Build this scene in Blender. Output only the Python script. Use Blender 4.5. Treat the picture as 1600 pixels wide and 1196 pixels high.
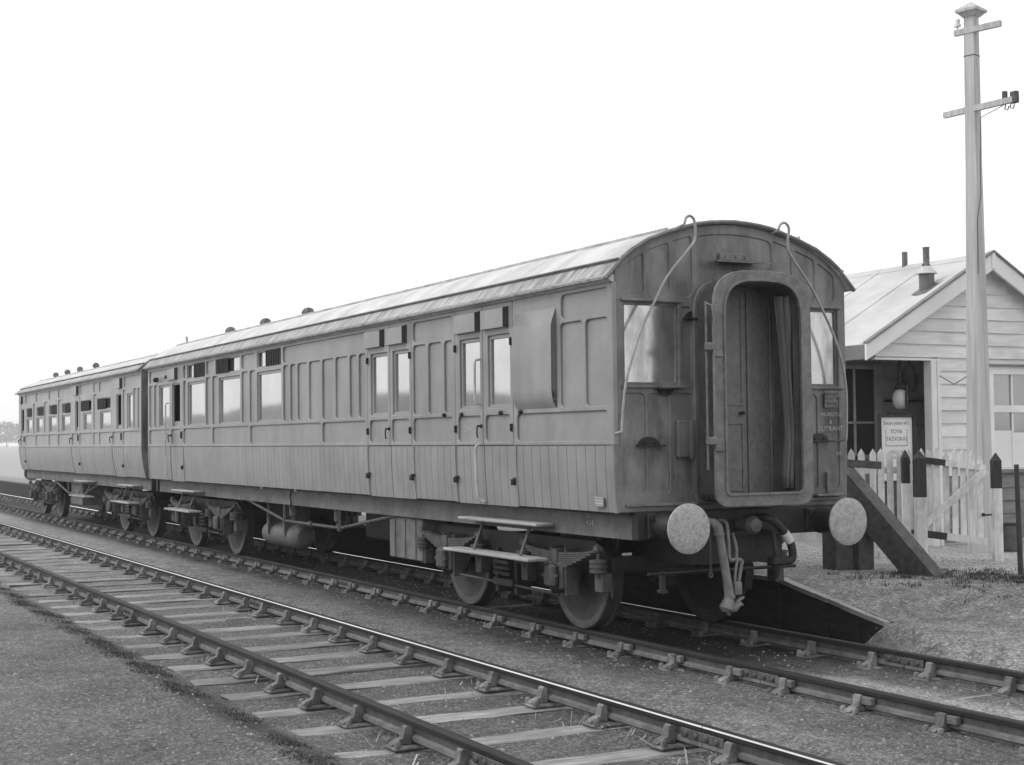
import bpy, math, random
from mathutils import Vector, Matrix
random.seed(7)
for o in list(bpy.data.objects): bpy.data.objects.remove(o)
S = bpy.context.scene
COL = S.collection
PI = math.pi

# ------------------------------------------------------------------ camera
cam = bpy.data.cameras.new('camera'); camo = bpy.data.objects.new('camera', cam); COL.objects.link(camo)
yaw, pitch, roll = math.radians(27.667), math.radians(2.236), math.radians(-0.628)
fw = Vector((-math.cos(yaw)*math.cos(pitch), math.sin(yaw)*math.cos(pitch), math.sin(pitch)))
rt = fw.cross(Vector((0, 0, 1))).normalized(); up = rt.cross(fw)
c_, s_ = math.cos(roll), math.sin(roll)
r2 = rt*c_ + up*s_; u2 = rt*(-s_) + up*c_
camo.matrix_world = Matrix(((r2.x, u2.x, -fw.x, 10.884), (r2.y, u2.y, -fw.y, -7.998), (r2.z, u2.z, -fw.z, 1.83), (0, 0, 0, 1)))
cam.sensor_width = 36; cam.sensor_fit = 'HORIZONTAL'; cam.lens = 2294.08/1600*36
cam.clip_start = 0.1; cam.clip_end = 9000
S.camera = camo

# ------------------------------------------------------------------ sky, sun, exposure (flat overcast day)
w = bpy.data.worlds.new('World'); S.world = w; w.use_nodes = True
nt = w.node_tree; bg = nt.nodes['Background']
SUN_EL, SUN_AZ = 46, -112          # azimuth of the sun in the x-y plane, degrees
sky = nt.nodes.new('ShaderNodeTexSky'); sky.sky_type = 'NISHITA'; sky.sun_disc = False
sky.sun_elevation = math.radians(SUN_EL); sky.sun_rotation = math.radians(90-SUN_AZ)
sky.dust_density = 4; sky.air_density = 1.5
bw = nt.nodes.new('ShaderNodeRGBToBW'); nt.links.new(sky.outputs[0], bw.inputs[0])
mx = nt.nodes.new('ShaderNodeMix'); mx.data_type = 'FLOAT'; mx.inputs[0].default_value = 0.90
nt.links.new(bw.outputs[0], mx.inputs[2]); mx.inputs[3].default_value = 12.6   # cloud sheet over the sky
nt.links.new(mx.outputs[0], bg.inputs[0]); bg.inputs[1].default_value = 0.10
sl = bpy.data.lights.new('sun', 'SUN'); sl.energy = 1.3; sl.angle = math.radians(24); sl.color = (1, 1, 1)
so = bpy.data.objects.new('sun', sl); COL.objects.link(so)
d = Vector((math.cos(math.radians(SUN_AZ))*math.cos(math.radians(SUN_EL)), math.sin(math.radians(SUN_AZ))*math.cos(math.radians(SUN_EL)), math.sin(math.radians(SUN_EL))))
so.rotation_euler = d.to_track_quat('Z', 'Y').to_euler()
S.view_settings.view_transform = 'Standard'; S.view_settings.look = 'None'
S.view_settings.gamma = 1; S.view_settings.exposure = 0.0
S.view_settings.use_curve_mapping = False
S.cycles.volume_bounces = 1

# ------------------------------------------------------------------ materials (the photograph is black and white)
MATS = {}
def mat(name, a, b=None, scale=6, rough=.7, bump=0, bscale=None, metal=0, spec=.5, stretch=(1, 1, 1), vary=0, dirt=0, dscale=.8, dcol=.05, detail=6, lo=.35, hi=.65, coat=0, dstretch=(1, 1, 1), bdist=.02, world=False):
    if name in MATS: return MATS[name]
    if b is None: b = a
    m = bpy.data.materials.new(name); m.use_nodes = True; n = m.node_tree.nodes; L = m.node_tree.links
    p = n['Principled BSDF']
    tc = n.new('ShaderNodeTexCoord'); oi = n.new('ShaderNodeObjectInfo')
    off = n.new('ShaderNodeVectorMath'); off.operation = 'MULTIPLY_ADD'
    cmb = n.new('ShaderNodeCombineXYZ')
    for i in range(3): L.new(oi.outputs['Random'], cmb.inputs[i])
    L.new(cmb.outputs[0], off.inputs[0]); off.inputs[1].default_value = (37 if vary and not world else 0,)*3
    L.new(n.new('ShaderNodeNewGeometry').outputs['Position'] if world else tc.outputs['Object'], off.inputs[2])
    def noise(sc, st, det):
        mp = n.new('ShaderNodeMapping'); mp.inputs['Scale'].default_value = st
        L.new(off.outputs[0], mp.inputs[0])
        t = n.new('ShaderNodeTexNoise'); t.inputs['Scale'].default_value = sc; t.inputs['Detail'].default_value = det; t.inputs['Roughness'].default_value = .62
        L.new(mp.outputs[0], t.inputs[0]); return t
    t1 = noise(scale, stretch, detail)
    cr = n.new('ShaderNodeValToRGB'); L.new(t1.outputs[0], cr.inputs[0])
    e = cr.color_ramp.elements
    e[0].position = lo; e[1].position = hi
    e[0].color = (a, a, a, 1); e[1].color = (b, b, b, 1)
    out = cr.outputs[0]
    if dirt:
        t2 = noise(dscale, dstretch, 5)
        c2 = n.new('ShaderNodeValToRGB'); L.new(t2.outputs[0], c2.inputs[0])
        c2.color_ramp.elements[0].position = .46; c2.color_ramp.elements[1].position = .72
        c2.color_ramp.elements[0].color = (0, 0, 0, 1); c2.color_ramp.elements[1].color = (dirt,)*3+(1,)
        m2 = n.new('ShaderNodeMix'); m2.data_type = 'RGBA'
        L.new(c2.outputs[0], m2.inputs[0]); L.new(out, m2.inputs[6]); m2.inputs[7].default_value = (dcol, dcol, dcol, 1)
        out = m2.outputs[2]
    if vary:
        mr = n.new('ShaderNodeMapRange'); mr.inputs[3].default_value = 1-vary; mr.inputs[4].default_value = 1+vary
        L.new(oi.outputs['Random'], mr.inputs[0])
        m3 = n.new('ShaderNodeMix'); m3.data_type = 'RGBA'; m3.blend_type = 'MULTIPLY'; m3.inputs[0].default_value = 1
        L.new(out, m3.inputs[6]); L.new(mr.outputs[0], m3.inputs[7]); out = m3.outputs[2]
    L.new(out, p.inputs['Base Color'])
    p.inputs['Roughness'].default_value = rough; p.inputs['Metallic'].default_value = metal
    p.inputs['Specular IOR Level'].default_value = spec; p.inputs['Coat Weight'].default_value = coat
    p.inputs['Coat Roughness'].default_value = .12
    if bump:
        t3 = noise(bscale or scale*2, stretch, 6)
        bp = n.new('ShaderNodeBump'); bp.inputs['Strength'].default_value = bump; bp.inputs['Distance'].default_value = bdist
        L.new(t3.outputs[0], bp.inputs['Height']); L.new(bp.outputs[0], p.inputs['Normal'])
    MATS[name] = m
    return m

M_SIDE = mat('coach side paint', .235, .305, 1.6, rough=.32, bump=.10, bscale=22, spec=.5, dirt=.45, dscale=2.2, dcol=.16, dstretch=(1.3, 1.3, .25), vary=.025, world=True)
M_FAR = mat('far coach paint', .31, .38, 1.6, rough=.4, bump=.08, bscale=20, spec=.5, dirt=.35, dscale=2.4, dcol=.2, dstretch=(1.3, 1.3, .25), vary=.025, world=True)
M_END = mat('coach end paint', .13, .25, 2.2, rough=.33, bump=.25, bscale=34, spec=.5, dirt=.85, dscale=2.6, dcol=.03, dstretch=(1, 1.5, .4))
M_ROOF = mat('coach roof canvas', .46, .64, 2.0, rough=.62, bump=.12, bscale=18, dirt=.5, dscale=1.6, dcol=.30, dstretch=(2.5, .6, .6))
M_ROOFLOW = mat('sooty roof edge', .15, .46, 9, rough=.65, bump=.15, bscale=26, stretch=(1.6, .3, .3), dirt=.5, dscale=1.2, dcol=.55)
M_CORN = mat('cornice paint', .44, .62, 7, rough=.5, dirt=.6, dscale=3, dcol=.16)
M_STEEL = mat('grimy underframe steel', .085, .145, 5, rough=.62, bump=.25, bscale=40, dirt=.6, dscale=2.5, dcol=.19)
M_BLACK = mat('oily black iron', .007, .020, 7, rough=.58, bump=.25, bscale=40, dirt=.5, dscale=4, dcol=.038)
M_IRON = mat('dusty grey iron', .045, .095, 9, rough=.6, bump=.3, bscale=45, dirt=.5, dscale=5, dcol=.05)
M_TYRE = mat('wheel tyre steel', .045, .085, 10, rough=.5, metal=.3, bump=.1, bscale=40, dirt=.5, dscale=4, dcol=.04)
M_DISC = mat('wheel disc', .022, .048, 8, rough=.65, bump=.2, bscale=30, dirt=.4, dscale=4, dcol=.03)
M_BUFF = mat('rusted buffer face', .28, .44, 55, rough=.62, bump=.3, bscale=60, dirt=.6, dscale=26, dcol=.12, lo=.3, hi=.6)
M_STEP = mat('worn step board', .26, .42, 4, rough=.8, bump=.3, bscale=20, stretch=(.3, 3, 3), dirt=.4, dscale=4, dcol=.2)
M_BELL = mat('gangway bellows canvas', .022, .05, 6, rough=.55, bump=.2, bscale=30, dirt=.5, dscale=3, dcol=.09)
M_GANG = mat('gangway face plate', .13, .21, 12, rough=.5, bump=.25, bscale=60, dirt=.5, dscale=5, dcol=.055)
M_GDOOR = mat('gangway door', .15, .22, 20, rough=.5, bump=.2, bscale=60, dirt=.4, dscale=3, dcol=.12)
M_CURT = mat('curtain cloth', .10, .17, 3, rough=.9, stretch=(4, 4, .3), bump=.2)
M_PIPE = mat('weathered hose', .13, .22, 10, rough=.6, bump=.2, bscale=50, dirt=.6, dscale=6, dcol=.09)
M_WRAP = mat('pale hose wrap', .5, .6, 20, rough=.8)
M_WIRE = mat('handrail paint', .28, .40, 12, rough=.4, dirt=.4, dscale=8, dcol=.08)
M_WHITE = mat('white lettering', .62, .78, 40, rough=.7)
M_LETTER = mat('faded lettering', .32, .5, 40, rough=.7)
M_INT = mat('dark interior', .03, .05, 3, rough=.8)
M_LOUV = mat('louvre wood', .035, .075, 10, rough=.6, stretch=(6, 1, .4))
M_TANK = mat('tank grey', .085, .15, 6, rough=.55, bump=.15, bscale=30, dirt=.5, dscale=3, dcol=.06)
# glass: old plate glass that mirrors the white sky
M_GLASS = mat('window glass', .58, .66, 1.2, rough=.05, metal=.92, dirt=.25, dscale=2, dcol=.45)
M_ENDGL = mat('grimy end glass', .52, .66, 2.5, rough=.16, metal=.75, dirt=.9, dscale=2.6, dcol=.16, dstretch=(1, 1.5, .5))
M_RAIL = mat('rail side rust', .045, .10, 14, rough=.6, stretch=(1, 3, .5), bump=.2, bscale=60, dirt=.5, dscale=3, dcol=.045)
M_RTOP = mat('rolled rail head', .13, .26, 5, rough=.36, metal=.85, stretch=(.3, 6, 1))
M_RTOPD = mat('dull rail head', .015, .03, 6, rough=.6, spec=.25, metal=.0, stretch=(.3, 6, 1))
M_RFOOT = mat('dusty rail foot', .11, .20, 10, rough=.75, stretch=(1, 3, 1), bump=.2, bscale=60, dirt=.6, dscale=3, dcol=.07)
M_RPOL = mat('polished rail head', .85, .95, 5, rough=.12, metal=1, stretch=(.3, 6, 1))
M_RLIP = mat('bright rail edge', .62, .80, 5, rough=.22, metal=.9, stretch=(.3, 6, 1))
M_CHAIR = mat('cast iron chair', .07, .16, 16, rough=.7, bump=.4, bscale=60, dirt=.7, dscale=7, dcol=.34, vary=.25)
M_KEY = mat('wooden key', .10, .17, 14, rough=.8, stretch=(.5, 4, 4), bump=.3, vary=.25)
M_SLEEP = mat('weathered sleeper', .15, .36, 5, rough=.9, bump=.55, bscale=7, stretch=(6, .45, 3), dirt=.8, dscale=1.6, dcol=.12, vary=.2, lo=.33, hi=.66)
M_SLSHADE = mat('shaded sleeper side', .05, .12, 6, rough=.9, bump=.4, stretch=(4, .5, 4))  # sleeper sides coloured darker to stand for the shade along their edges
M_SLEEPD = mat('buried sleeper', .14, .27, 5, rough=.9, bump=.5, bscale=7, stretch=(6, .45, 3), vary=.25)
M_GROUND = None
M_BOARD = mat('painted clapboard', .68, .82, 5, rough=.6, stretch=(4, .5, 3), bump=.12, bscale=20, dirt=.45, dscale=1.6, dcol=.42, vary=.06)
M_BARGE = mat('bargeboard paint', .76, .86, 4, rough=.6, bump=.1, dirt=.35, dscale=2, dcol=.42)
M_DKBOARD = mat('dark skirting boards', .16, .24, 5, rough=.7, stretch=(4, .5, 3), bump=.15, dirt=.3, dscale=2, dcol=.1, vary=.1)
M_HROOF = mat('felted hut roof', .46, .58, 1.5, rough=.85, bump=.15, bscale=14, dirt=.5, dscale=.9, dcol=.34)
M_PORCH = mat('porch panelling', .30, .42, 5, rough=.6, dirt=.5, dscale=1.5, dcol=.2)
M_HGLASS = mat('hut glass', .30, .36, 1.5, rough=.06, metal=.7)
M_LAMPG = mat('dusty opal glass', .40, .55, 3, rough=.3)
M_BLIND = mat('white blind', .74, .8, 3, rough=.8)
M_DGLASS = mat('dark hut glass', .03, .05, 1.5, rough=.05, spec=.6)
M_FWHITE = mat('whitewashed picket', .58, .78, 6, rough=.8, stretch=(3, 3, .5), bump=.25, bscale=16, dirt=.65, dscale=4, dcol=.30, vary=.12)
M_FBLACK = mat('tarred timber', .014, .035, 8, rough=.7, bump=.25, stretch=(3, 3, .5))
M_BRACE = mat('creosoted timber', .04, .085, 5, rough=.8, bump=.4, bscale=14, stretch=(3, 3, 3), dirt=.5, dscale=2, dcol=.15)
M_POLE = mat('weathered pole timber', .40, .58, 5, rough=.85, stretch=(5, 5, .18), bump=.4, bscale=9, dirt=.6, dscale=2, dcol=.26, dstretch=(4, 4, .2))
M_INSUL = mat('porcelain', .7, .8, 5, rough=.2)
M_WEED = mat('weeds', .025, .07, 5, rough=.8, vary=0)
M_STRAW = mat('dry grass', .30, .45, 5, rough=.8)
M_STONE = mat('cinder stones', .04, .42, 24, rough=.85, lo=.3, hi=.72)
M_PFACE = mat('platform face timber', .012, .028, 5, rough=.8, bump=.3, stretch=(.5, 2, 3))
M_COPE = mat('platform coping', .24, .38, 8, rough=.85, bump=.3, stretch=(.4, 2, 2))
M_ZINC = mat('zinc cowl', .10, .17, 8, rough=.6, dirt=.4, dscale=5, dcol=.06)
M_ZINCL = mat('pale zinc hood', .46, .56, 6, rough=.5)
M_POST = mat('poster paper', .70, .78, 3, rough=.8, dirt=.25, dscale=5, dcol=.55)
M_INK = mat('poster ink', .12, .2, 9, rough=.8)
M_TREE = mat('far foliage', .05, .11, .7, rough=.9)
M_TRUNK = mat('far bark', .06, .1, 3, rough=.9)
M_HILL = mat('wooded hill', .07, .14, .05, rough=1)

def ground_mat():
    m = bpy.data.materials.new('cinder ground'); m.use_nodes = True; n = m.node_tree.nodes; L = m.node_tree.links
    p = n['Principled BSDF']; p.inputs['Roughness'].default_value = .92; p.inputs['Specular IOR Level'].default_value = .25
    tc = n.new('ShaderNodeTexCoord')
    def noise(sc, det=8, r=.65):
        t = n.new('ShaderNodeTexNoise'); t.inputs['Scale'].default_value = sc; t.inputs['Detail'].default_value = det; t.inputs['Roughness'].default_value = r
        L.new(tc.outputs['Object'], t.inputs[0]); return t
    def ramp(src, pts):
        c = n.new('ShaderNodeValToRGB'); L.new(src, c.inputs[0]); e = c.color_ramp.elements
        while len(e) < len(pts): e.new(.5)
        for k, (pos, v) in enumerate(pts): e[k].position = pos; e[k].color = (v, v, v, 1)
        return c.outputs[0]
    def mul(a, b):
        k = n.new('ShaderNodeMix'); k.data_type = 'RGBA'; k.blend_type = 'MULTIPLY'; k.inputs[0].default_value = 1
        L.new(a, k.inputs[6]); L.new(b, k.inputs[7]); return k.outputs[2]
    def vmix(f, a, b):
        k = n.new('ShaderNodeMix'); k.data_type = 'RGBA'; L.new(f, k.inputs[0]); L.new(a, k.inputs[6]); L.new(b, k.inputs[7]); return k.outputs[2]
    fine = ramp(noise(62, 5, .75).outputs[0], [(.32, .045), (.5, .14), (.66, .31)])
    spk = ramp(noise(34, 3, .6).outputs[0], [(.32, .55), (.53, 1.0), (.72, 1.8)])
    mid = ramp(noise(9, 6).outputs[0], [(.30, .62), (.70, 1.30)])
    big = ramp(noise(.55, 5).outputs[0], [(.35, .70), (.65, 1.20)])
    base = mul(mul(mul(fine, spk), mid), big)
    # vertex colours carry the ground mix: R pale grit, G near-black ballast
    at = n.new('ShaderNodeAttribute'); at.attribute_name = 'soil'
    sp = n.new('ShaderNodeSeparateColor'); L.new(at.outputs[0], sp.inputs[0])
    pale = mul(ramp(noise(60, 5, .75).outputs[0], [(.3, .16), (.7, .62)]), spk)
    dark_bed = ramp(noise(45, 4).outputs[0], [(.3, .008), (.7, .05)])
    br = ramp(noise(4, 6).outputs[0], [(.3, .0), (.7, 1.)])
    def brk(src):
        k = n.new('ShaderNodeMath'); k.operation = 'ADD'; k.use_clamp = True
        s1 = n.new('ShaderNodeMath'); s1.operation = 'MULTIPLY_ADD'; L.new(br, s1.inputs[0]); s1.inputs[1].default_value = .8; s1.inputs[2].default_value = -.4
        s2 = n.new('ShaderNodeMath'); s2.operation = 'MULTIPLY'; L.new(s1.outputs[0], s2.inputs[0])
        s3 = n.new('ShaderNodeMath'); s3.operation = 'PINGPONG'; L.new(src, s3.inputs[0]); s3.inputs[1].default_value = .5
        s4 = n.new('ShaderNodeMath'); s4.operation = 'MULTIPLY'; L.new(s3.outputs[0], s4.inputs[0]); s4.inputs[1].default_value = 2
        L.new(s4.outputs[0], s2.inputs[1]); L.new(src, k.inputs[0]); L.new(s2.outputs[0], k.inputs[1]); return k.outputs[0]
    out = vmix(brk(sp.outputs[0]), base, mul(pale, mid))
    out = vmix(brk(sp.outputs[1]), out, dark_bed)
    L.new(out, p.inputs['Base Color'])
    b1 = n.new('ShaderNodeBump'); b1.inputs['Strength'].default_value = .8; b1.inputs['Distance'].default_value = .022
    L.new(noise(80, 6, .7).outputs[0], b1.inputs['Height'])
    b2 = n.new('ShaderNodeBump'); b2.inputs['Strength'].default_value = .5; b2.inputs['Distance'].default_value = .04
    L.new(noise(11, 6).outputs[0], b2.inputs['Height']); L.new(b1.outputs[0], b2.inputs['Normal'])
    L.new(b2.outputs[0], p.inputs['Normal'])
    return m
M_GROUND = ground_mat()

# ------------------------------------------------------------------ mesh helpers
class MB:
    def __init__(s): s.v = []; s.f = []; s.m = []; s.cm = 0
    def add(s, vs, fs):
        o = len(s.v); s.v += [tuple(v) for v in vs]
        for f in fs: s.f.append([i+o for i in f]); s.m.append(s.cm)
        return s
    def box(s, x0, x1, y0, y1, z0, z1, b=0):
        if b <= 0:
            vs = [(x, y, z) for x in (x0, x1) for y in (y0, y1) for z in (z0, z1)]
            return s.add(vs, [(0, 1, 3, 2), (4, 6, 7, 5), (0, 4, 5, 1), (2, 3, 7, 6), (0, 2, 6, 4), (1, 5, 7, 3)])
        C = Vector(((x0+x1)/2, (y0+y1)/2, (z0+z1)/2)); lim = ((x0, x1), (y0, y1), (z0, z1))
        vs = []; idx = {}
        for sx in (0, 1):
            for sy in (0, 1):
                for sz in (0, 1):
                    k = (sx, sy, sz)
                    for a in range(3):
                        q = [lim[i][k[i]] + (0 if i == a else (b if k[i] == 0 else -b)) for i in range(3)]
                        idx[k, a] = len(vs); vs.append(q)
        fs = []
        for a in range(3):
            o1, o2 = [i for i in range(3) if i != a]
            for sd in (0, 1):
                ring = []
                for (p, q) in ((0, 0), (1, 0), (1, 1), (0, 1)):
                    k = [0, 0, 0]; k[a] = sd; k[o1] = p; k[o2] = q; ring.append(idx[tuple(k), a])
                fs.append(ring)
            for (p, q) in ((0, 0), (1, 0), (1, 1), (0, 1)):
                k0 = [0, 0, 0]; k1 = [0, 0, 0]; k0[a] = 0; k1[a] = 1
                for k in (k0, k1): k[o1] = p; k[o2] = q
                k0 = tuple(k0); k1 = tuple(k1)
                fs.append([idx[k0, o1], idx[k1, o1], idx[k1, o2], idx[k0, o2]])
        for sx in (0, 1):
            for sy in (0, 1):
                for sz in (0, 1): fs.append([idx[(sx, sy, sz), a] for a in range(3)])
        out = []
        for f in fs:
            A, B, D = (Vector(vs[f[i]]) for i in range(3)); nn = (B-A).cross(D-A)
            ctr = sum((Vector(vs[i]) for i in f), Vector())/len(f)
            out.append(f if nn.dot(ctr-C) > 0 else f[::-1])
        return s.add(vs, out)
    def tube(s, pts, r, n=8, caps=True, closed=False):
        P = [Vector(p) for p in pts]; N = len(P); rr = r if isinstance(r, (list, tuple)) else [r]*N
        rings = []; prev = None
        for i in range(N):
            t = (P[min(i+1, N-1)]-P[max(i-1, 0)])
            if t.length < 1e-9: t = Vector((0, 0, 1))
            t.normalize()
            if prev is None:
                a = Vector((0, 0, 1)) if abs(t.z) < .9 else Vector((1, 0, 0)); prev = t.cross(a).normalized()
            prev = (prev - t*prev.dot(t)); prev.normalize(); q = t.cross(prev)
            rings.append([P[i]+(prev*math.cos(2*PI*k/n)+q*math.sin(2*PI*k/n))*rr[i] for k in range(n)])
        vs = [v for g in rings for v in g]; fs = []
        for i in range(N-1):
            for k in range(n): fs.append((i*n+k, i*n+(k+1) % n, (i+1)*n+(k+1) % n, (i+1)*n+k))
        if caps: fs.append(tuple(range(n))[::-1]); fs.append(tuple((N-1)*n+k for k in range(n)))
        return s.add(vs, fs)
    def pipe(s, pts, r, n=8):
        P = [Vector(p) for p in pts]; Q = []
        for i in range(len(P)-1):
            p0 = P[max(i-1, 0)]; p1 = P[i]; p2 = P[i+1]; p3 = P[min(i+2, len(P)-1)]
            for k in range(5):
                t = k/5; Q.append(.5*((2*p1)+(p2-p0)*t+(2*p0-5*p1+4*p2-p3)*t*t+(3*p1-p0-3*p2+p3)*t**3))
        Q.append(P[-1]); return s.tube(Q, r, n)
    def bar(s, a, b, wd, ht, upv=(0, 0, 1)):          # rectangular bar from a to b
        a = Vector(a); b = Vector(b); t = (b-a).normalized(); u = Vector(upv); u = (u-t*u.dot(t)).normalized(); q = t.cross(u)
        vs = []
        for p in (a, b):
            for (i, j) in ((-1, -1), (1, -1), (1, 1), (-1, 1)): vs.append(p+q*i*wd/2+u*j*ht/2)
        return s.add(vs, [(3, 2, 1, 0), (4, 5, 6, 7), (0, 1, 5, 4), (1, 2, 6, 5), (2, 3, 7, 6), (3, 0, 4, 7)])
    def lathe(s, prof, c, axis='z', n=24):             # prof: (radius, along)
        c = Vector(c); vs = []; fs = []
        for r, h in prof:
            for k in range(n):
                a = 2*PI*k/n; x, y = r*math.cos(a), r*math.sin(a)
                vs.append(c+{'z': Vector((x, y, h)), 'y': Vector((y, h, x)), 'x': Vector((h, x, y))}[axis])
        m = len(prof)
        for i in range(m-1):
            for k in range(n): fs.append((i*n+k, i*n+(k+1) % n, (i+1)*n+(k+1) % n, (i+1)*n+k))
        fs.append(tuple(range(n))[::-1]); fs.append(tuple((m-1)*n+k for k in range(n)))
        return s.add(vs, fs)
    def prism(s, poly, axis, a, b):                    # polygon in the plane across axis, pushed from a to b
        n = len(poly); vs = []
        for t in (a, b):
            for (p, q) in poly: vs.append({'x': (t, p, q), 'y': (p, t, q), 'z': (p, q, t)}[axis])
        fs = [tuple(range(n)), tuple(range(2*n-1, n-1, -1))]
        for k in range(n): fs.append((k, k+n, (k+1) % n+n, (k+1) % n))
        return s.add(vs, fs)
    def mesh(s, name, mats, smooth=35):
        me = bpy.data.meshes.new(name); me.from_pydata(s.v, [], s.f)
        if not isinstance(mats, (list, tuple)): mats = [mats]
        for m in mats: me.materials.append(m)
        if len(mats) > 1: me.polygons.foreach_set('material_index', s.m)
        fix(me, smooth)
        return me
    def build(s, name, mats, parent=None, smooth=35):
        return link(name, s.mesh(name, mats, smooth), parent)
import bmesh
def fix(me, smooth=35):
    bm = bmesh.new(); bm.from_mesh(me); bmesh.ops.recalc_face_normals(bm, faces=bm.faces); bm.to_mesh(me); bm.free()
    if smooth:
        me.polygons.foreach_set('use_smooth', [True]*len(me.polygons)); me.set_sharp_from_angle(angle=math.radians(smooth))
def link(name, me, parent=None, loc=None, rot=None):
    o = bpy.data.objects.new(name, me); COL.objects.link(o)
    if loc is not None: o.location = loc
    if rot is not None: o.rotation_euler = rot
    if parent is not None: adopt(o, parent)
    return o
def adopt(o, parent):
    # every object is authored at its world position: cancel the parent's own translation
    o.parent = parent
    o.matrix_parent_inverse = Matrix.Translation(-parent.location)
def thing(name, label, cat, loc, group=None):
    o = bpy.data.objects.new(name, None); COL.objects.link(o); o.location = loc; o.empty_display_size = .2
    o['label'] = label; o['category'] = cat
    if group: o['group'] = group
    return o
def tag(o, label=None, cat=None, group=None, kind=None):
    for k, v in (('label', label), ('category', cat), ('group', group), ('kind', kind)):
        if v: o[k] = v
    return o
def rrect(x0, x1, z0, z1, r=.03, seg=4):
    if r <= 0: return [(x0, z0), (x1, z0), (x1, z1), (x0, z1)]
    out = []
    for (cx, cz, a) in ((x1-r, z0+r, -90), (x1-r, z1-r, 0), (x0+r, z1-r, 90), (x0+r, z0+r, 180)):
        for k in range(seg+1):
            t = math.radians(a+90*k/seg); out.append((cx+r*math.cos(t), cz+r*math.sin(t)))
    return out
def slab(loops, half, bevel=0):
    """2-D outlines (with holes) -> solid sheet of thickness 2*half in local x,z; thickness along y"""
    cu = bpy.data.curves.new('t', 'CURVE'); cu.dimensions = '2D'; cu.fill_mode = 'BOTH'
    cu.extrude = half-bevel; cu.bevel_depth = bevel; cu.bevel_resolution = 0; cu.offset = -bevel
    for lp in loops:
        sp = cu.splines.new('POLY'); sp.points.add(len(lp)-1); sp.use_cyclic_u = True
        for k, (x, z) in enumerate(lp): sp.points[k].co = (x, z, 0, 1)
    o = bpy.data.objects.new('t', cu); COL.objects.link(o)
    dg = bpy.context.evaluated_depsgraph_get(); me = bpy.data.meshes.new_from_object(o.evaluated_get(dg))
    bpy.data.objects.remove(o); bpy.data.curves.remove(cu)
    me.materials.clear()
    return me
def slab_xz(loops, half, y, m, name, parent, bevel=.003):
    me = slab(loops, half, bevel); me.transform(Matrix(((1, 0, 0, 0), (0, 0, -1, y), (0, 1, 0, 0), (0, 0, 0, 1))))
    me.materials.append(m); fix(me, 30); me.name = name
    return link(name, me, parent)
def slab_yz(loops, half, x, m, name, parent, bevel=.003):
    me = slab(loops, half, bevel); me.transform(Matrix(((0, 0, 1, x), (1, 0, 0, 0), (0, 1, 0, 0), (0, 0, 0, 1))))
    me.materials.append(m); fix(me, 30); me.name = name
    return link(name, me, parent)
def text(name, body, size, mtx, m, parent, mirror=True):
    cu = bpy.data.curves.new('t', 'FONT'); cu.body = body; cu.size = size; cu.align_x = 'CENTER'; cu.align_y = 'CENTER'; cu.extrude = .0008
    o = bpy.data.objects.new('t', cu); COL.objects.link(o)
    dg = bpy.context.evaluated_depsgraph_get(); me = bpy.data.meshes.new_from_object(o.evaluated_get(dg))
    bpy.data.objects.remove(o); bpy.data.curves.remove(cu)
    if mirror: me.transform(Matrix.Diagonal((-1, 1, 1, 1)))
    me.transform(mtx); me.materials.clear(); me.materials.append(m); fix(me, 0)
    return link(name, me, parent)
def on_side(x, y, z):  return Matrix(((1, 0, 0, x), (0, 0, -1, y), (0, 1, 0, z), (0, 0, 0, 1)))   # faces -y
def on_end(x, y, z):   return Matrix(((0, 0, 1, x), (1, 0, 0, y), (0, 1, 0, z), (0, 0, 0, 1)))    # faces +x

# ------------------------------------------------------------------ ground
def sstep(a, b, t):
    t = max(0, min(1, (t-a)/(b-a))); return t*t*(3-2*t)
from mathutils import noise as NZ
T2 = -3.30
def ztop(x):
    if x < -1.35: return .37
    if x < .25: return .37-(x+1.35)/1.6*.29
    return max(.02, .08-(x-.25)*.02)
def gz(x, y):
    n = NZ.fractal(Vector((x*.9, y*.9, 0)), 1., 2., 4)*.012 + NZ.fractal(Vector((x*.25, y*.25, 3)), 1., 2., 3)*.015
    if x < -45 or abs(y) > 30: n *= .5
    if y <= 1.55:
        z = -.170
        # ballast inside track two lies below the sleeper tops
        t = sstep(1.55, 1.25, abs(y-T2)); z = z*(1-t) + (-.207)*t
        z += .018*sstep(-4.75, -4.95, y)*sstep(-5.6, -5.0, y)
        t1 = sstep(.80, .55, abs(y)); z -= .012*t1
        if x > .25: z += (ztop(x)-z)*sstep(.95, 1.54, y)
        elif y > 1.1: z += 0
    else:
        zt = ztop(x); z = zt + (.33-zt)*sstep(1.8, 3.5, y)
    amp = 1.25 if abs(y-T2) < 1.3 else (.6 if abs(y) < 1.3 else 1.)
    return z + n*amp
def axis(segs):
    out = []
    for a, b, st in segs:
        k = max(1, int(round((b-a)/st))); out += [a+(b-a)*i/k for i in range(k)]
    out.append(segs[-1][1]); return out
XS = axis([(-4000, -600, 850), (-600, -120, 80), (-120, -40, 5), (-40, -14, .5), (-14, 6.5, .11), (6.5, 14, .5), (14, 60, 6), (60, 400, 60), (400, 4000, 900)])
YS = axis([(-4000, -400, 900), (-400, -40, 60), (-40, -9, 3), (-9, -5.2, .2), (-5.2, -1.6, .10), (-1.6, 1.548, .12)]) + axis([(1.552, 6, .14), (6, 16, .6), (16, 60, 5), (60, 400, 60), (400, 4000, 900)])
gv = []; gf = []; gc = []
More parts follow.
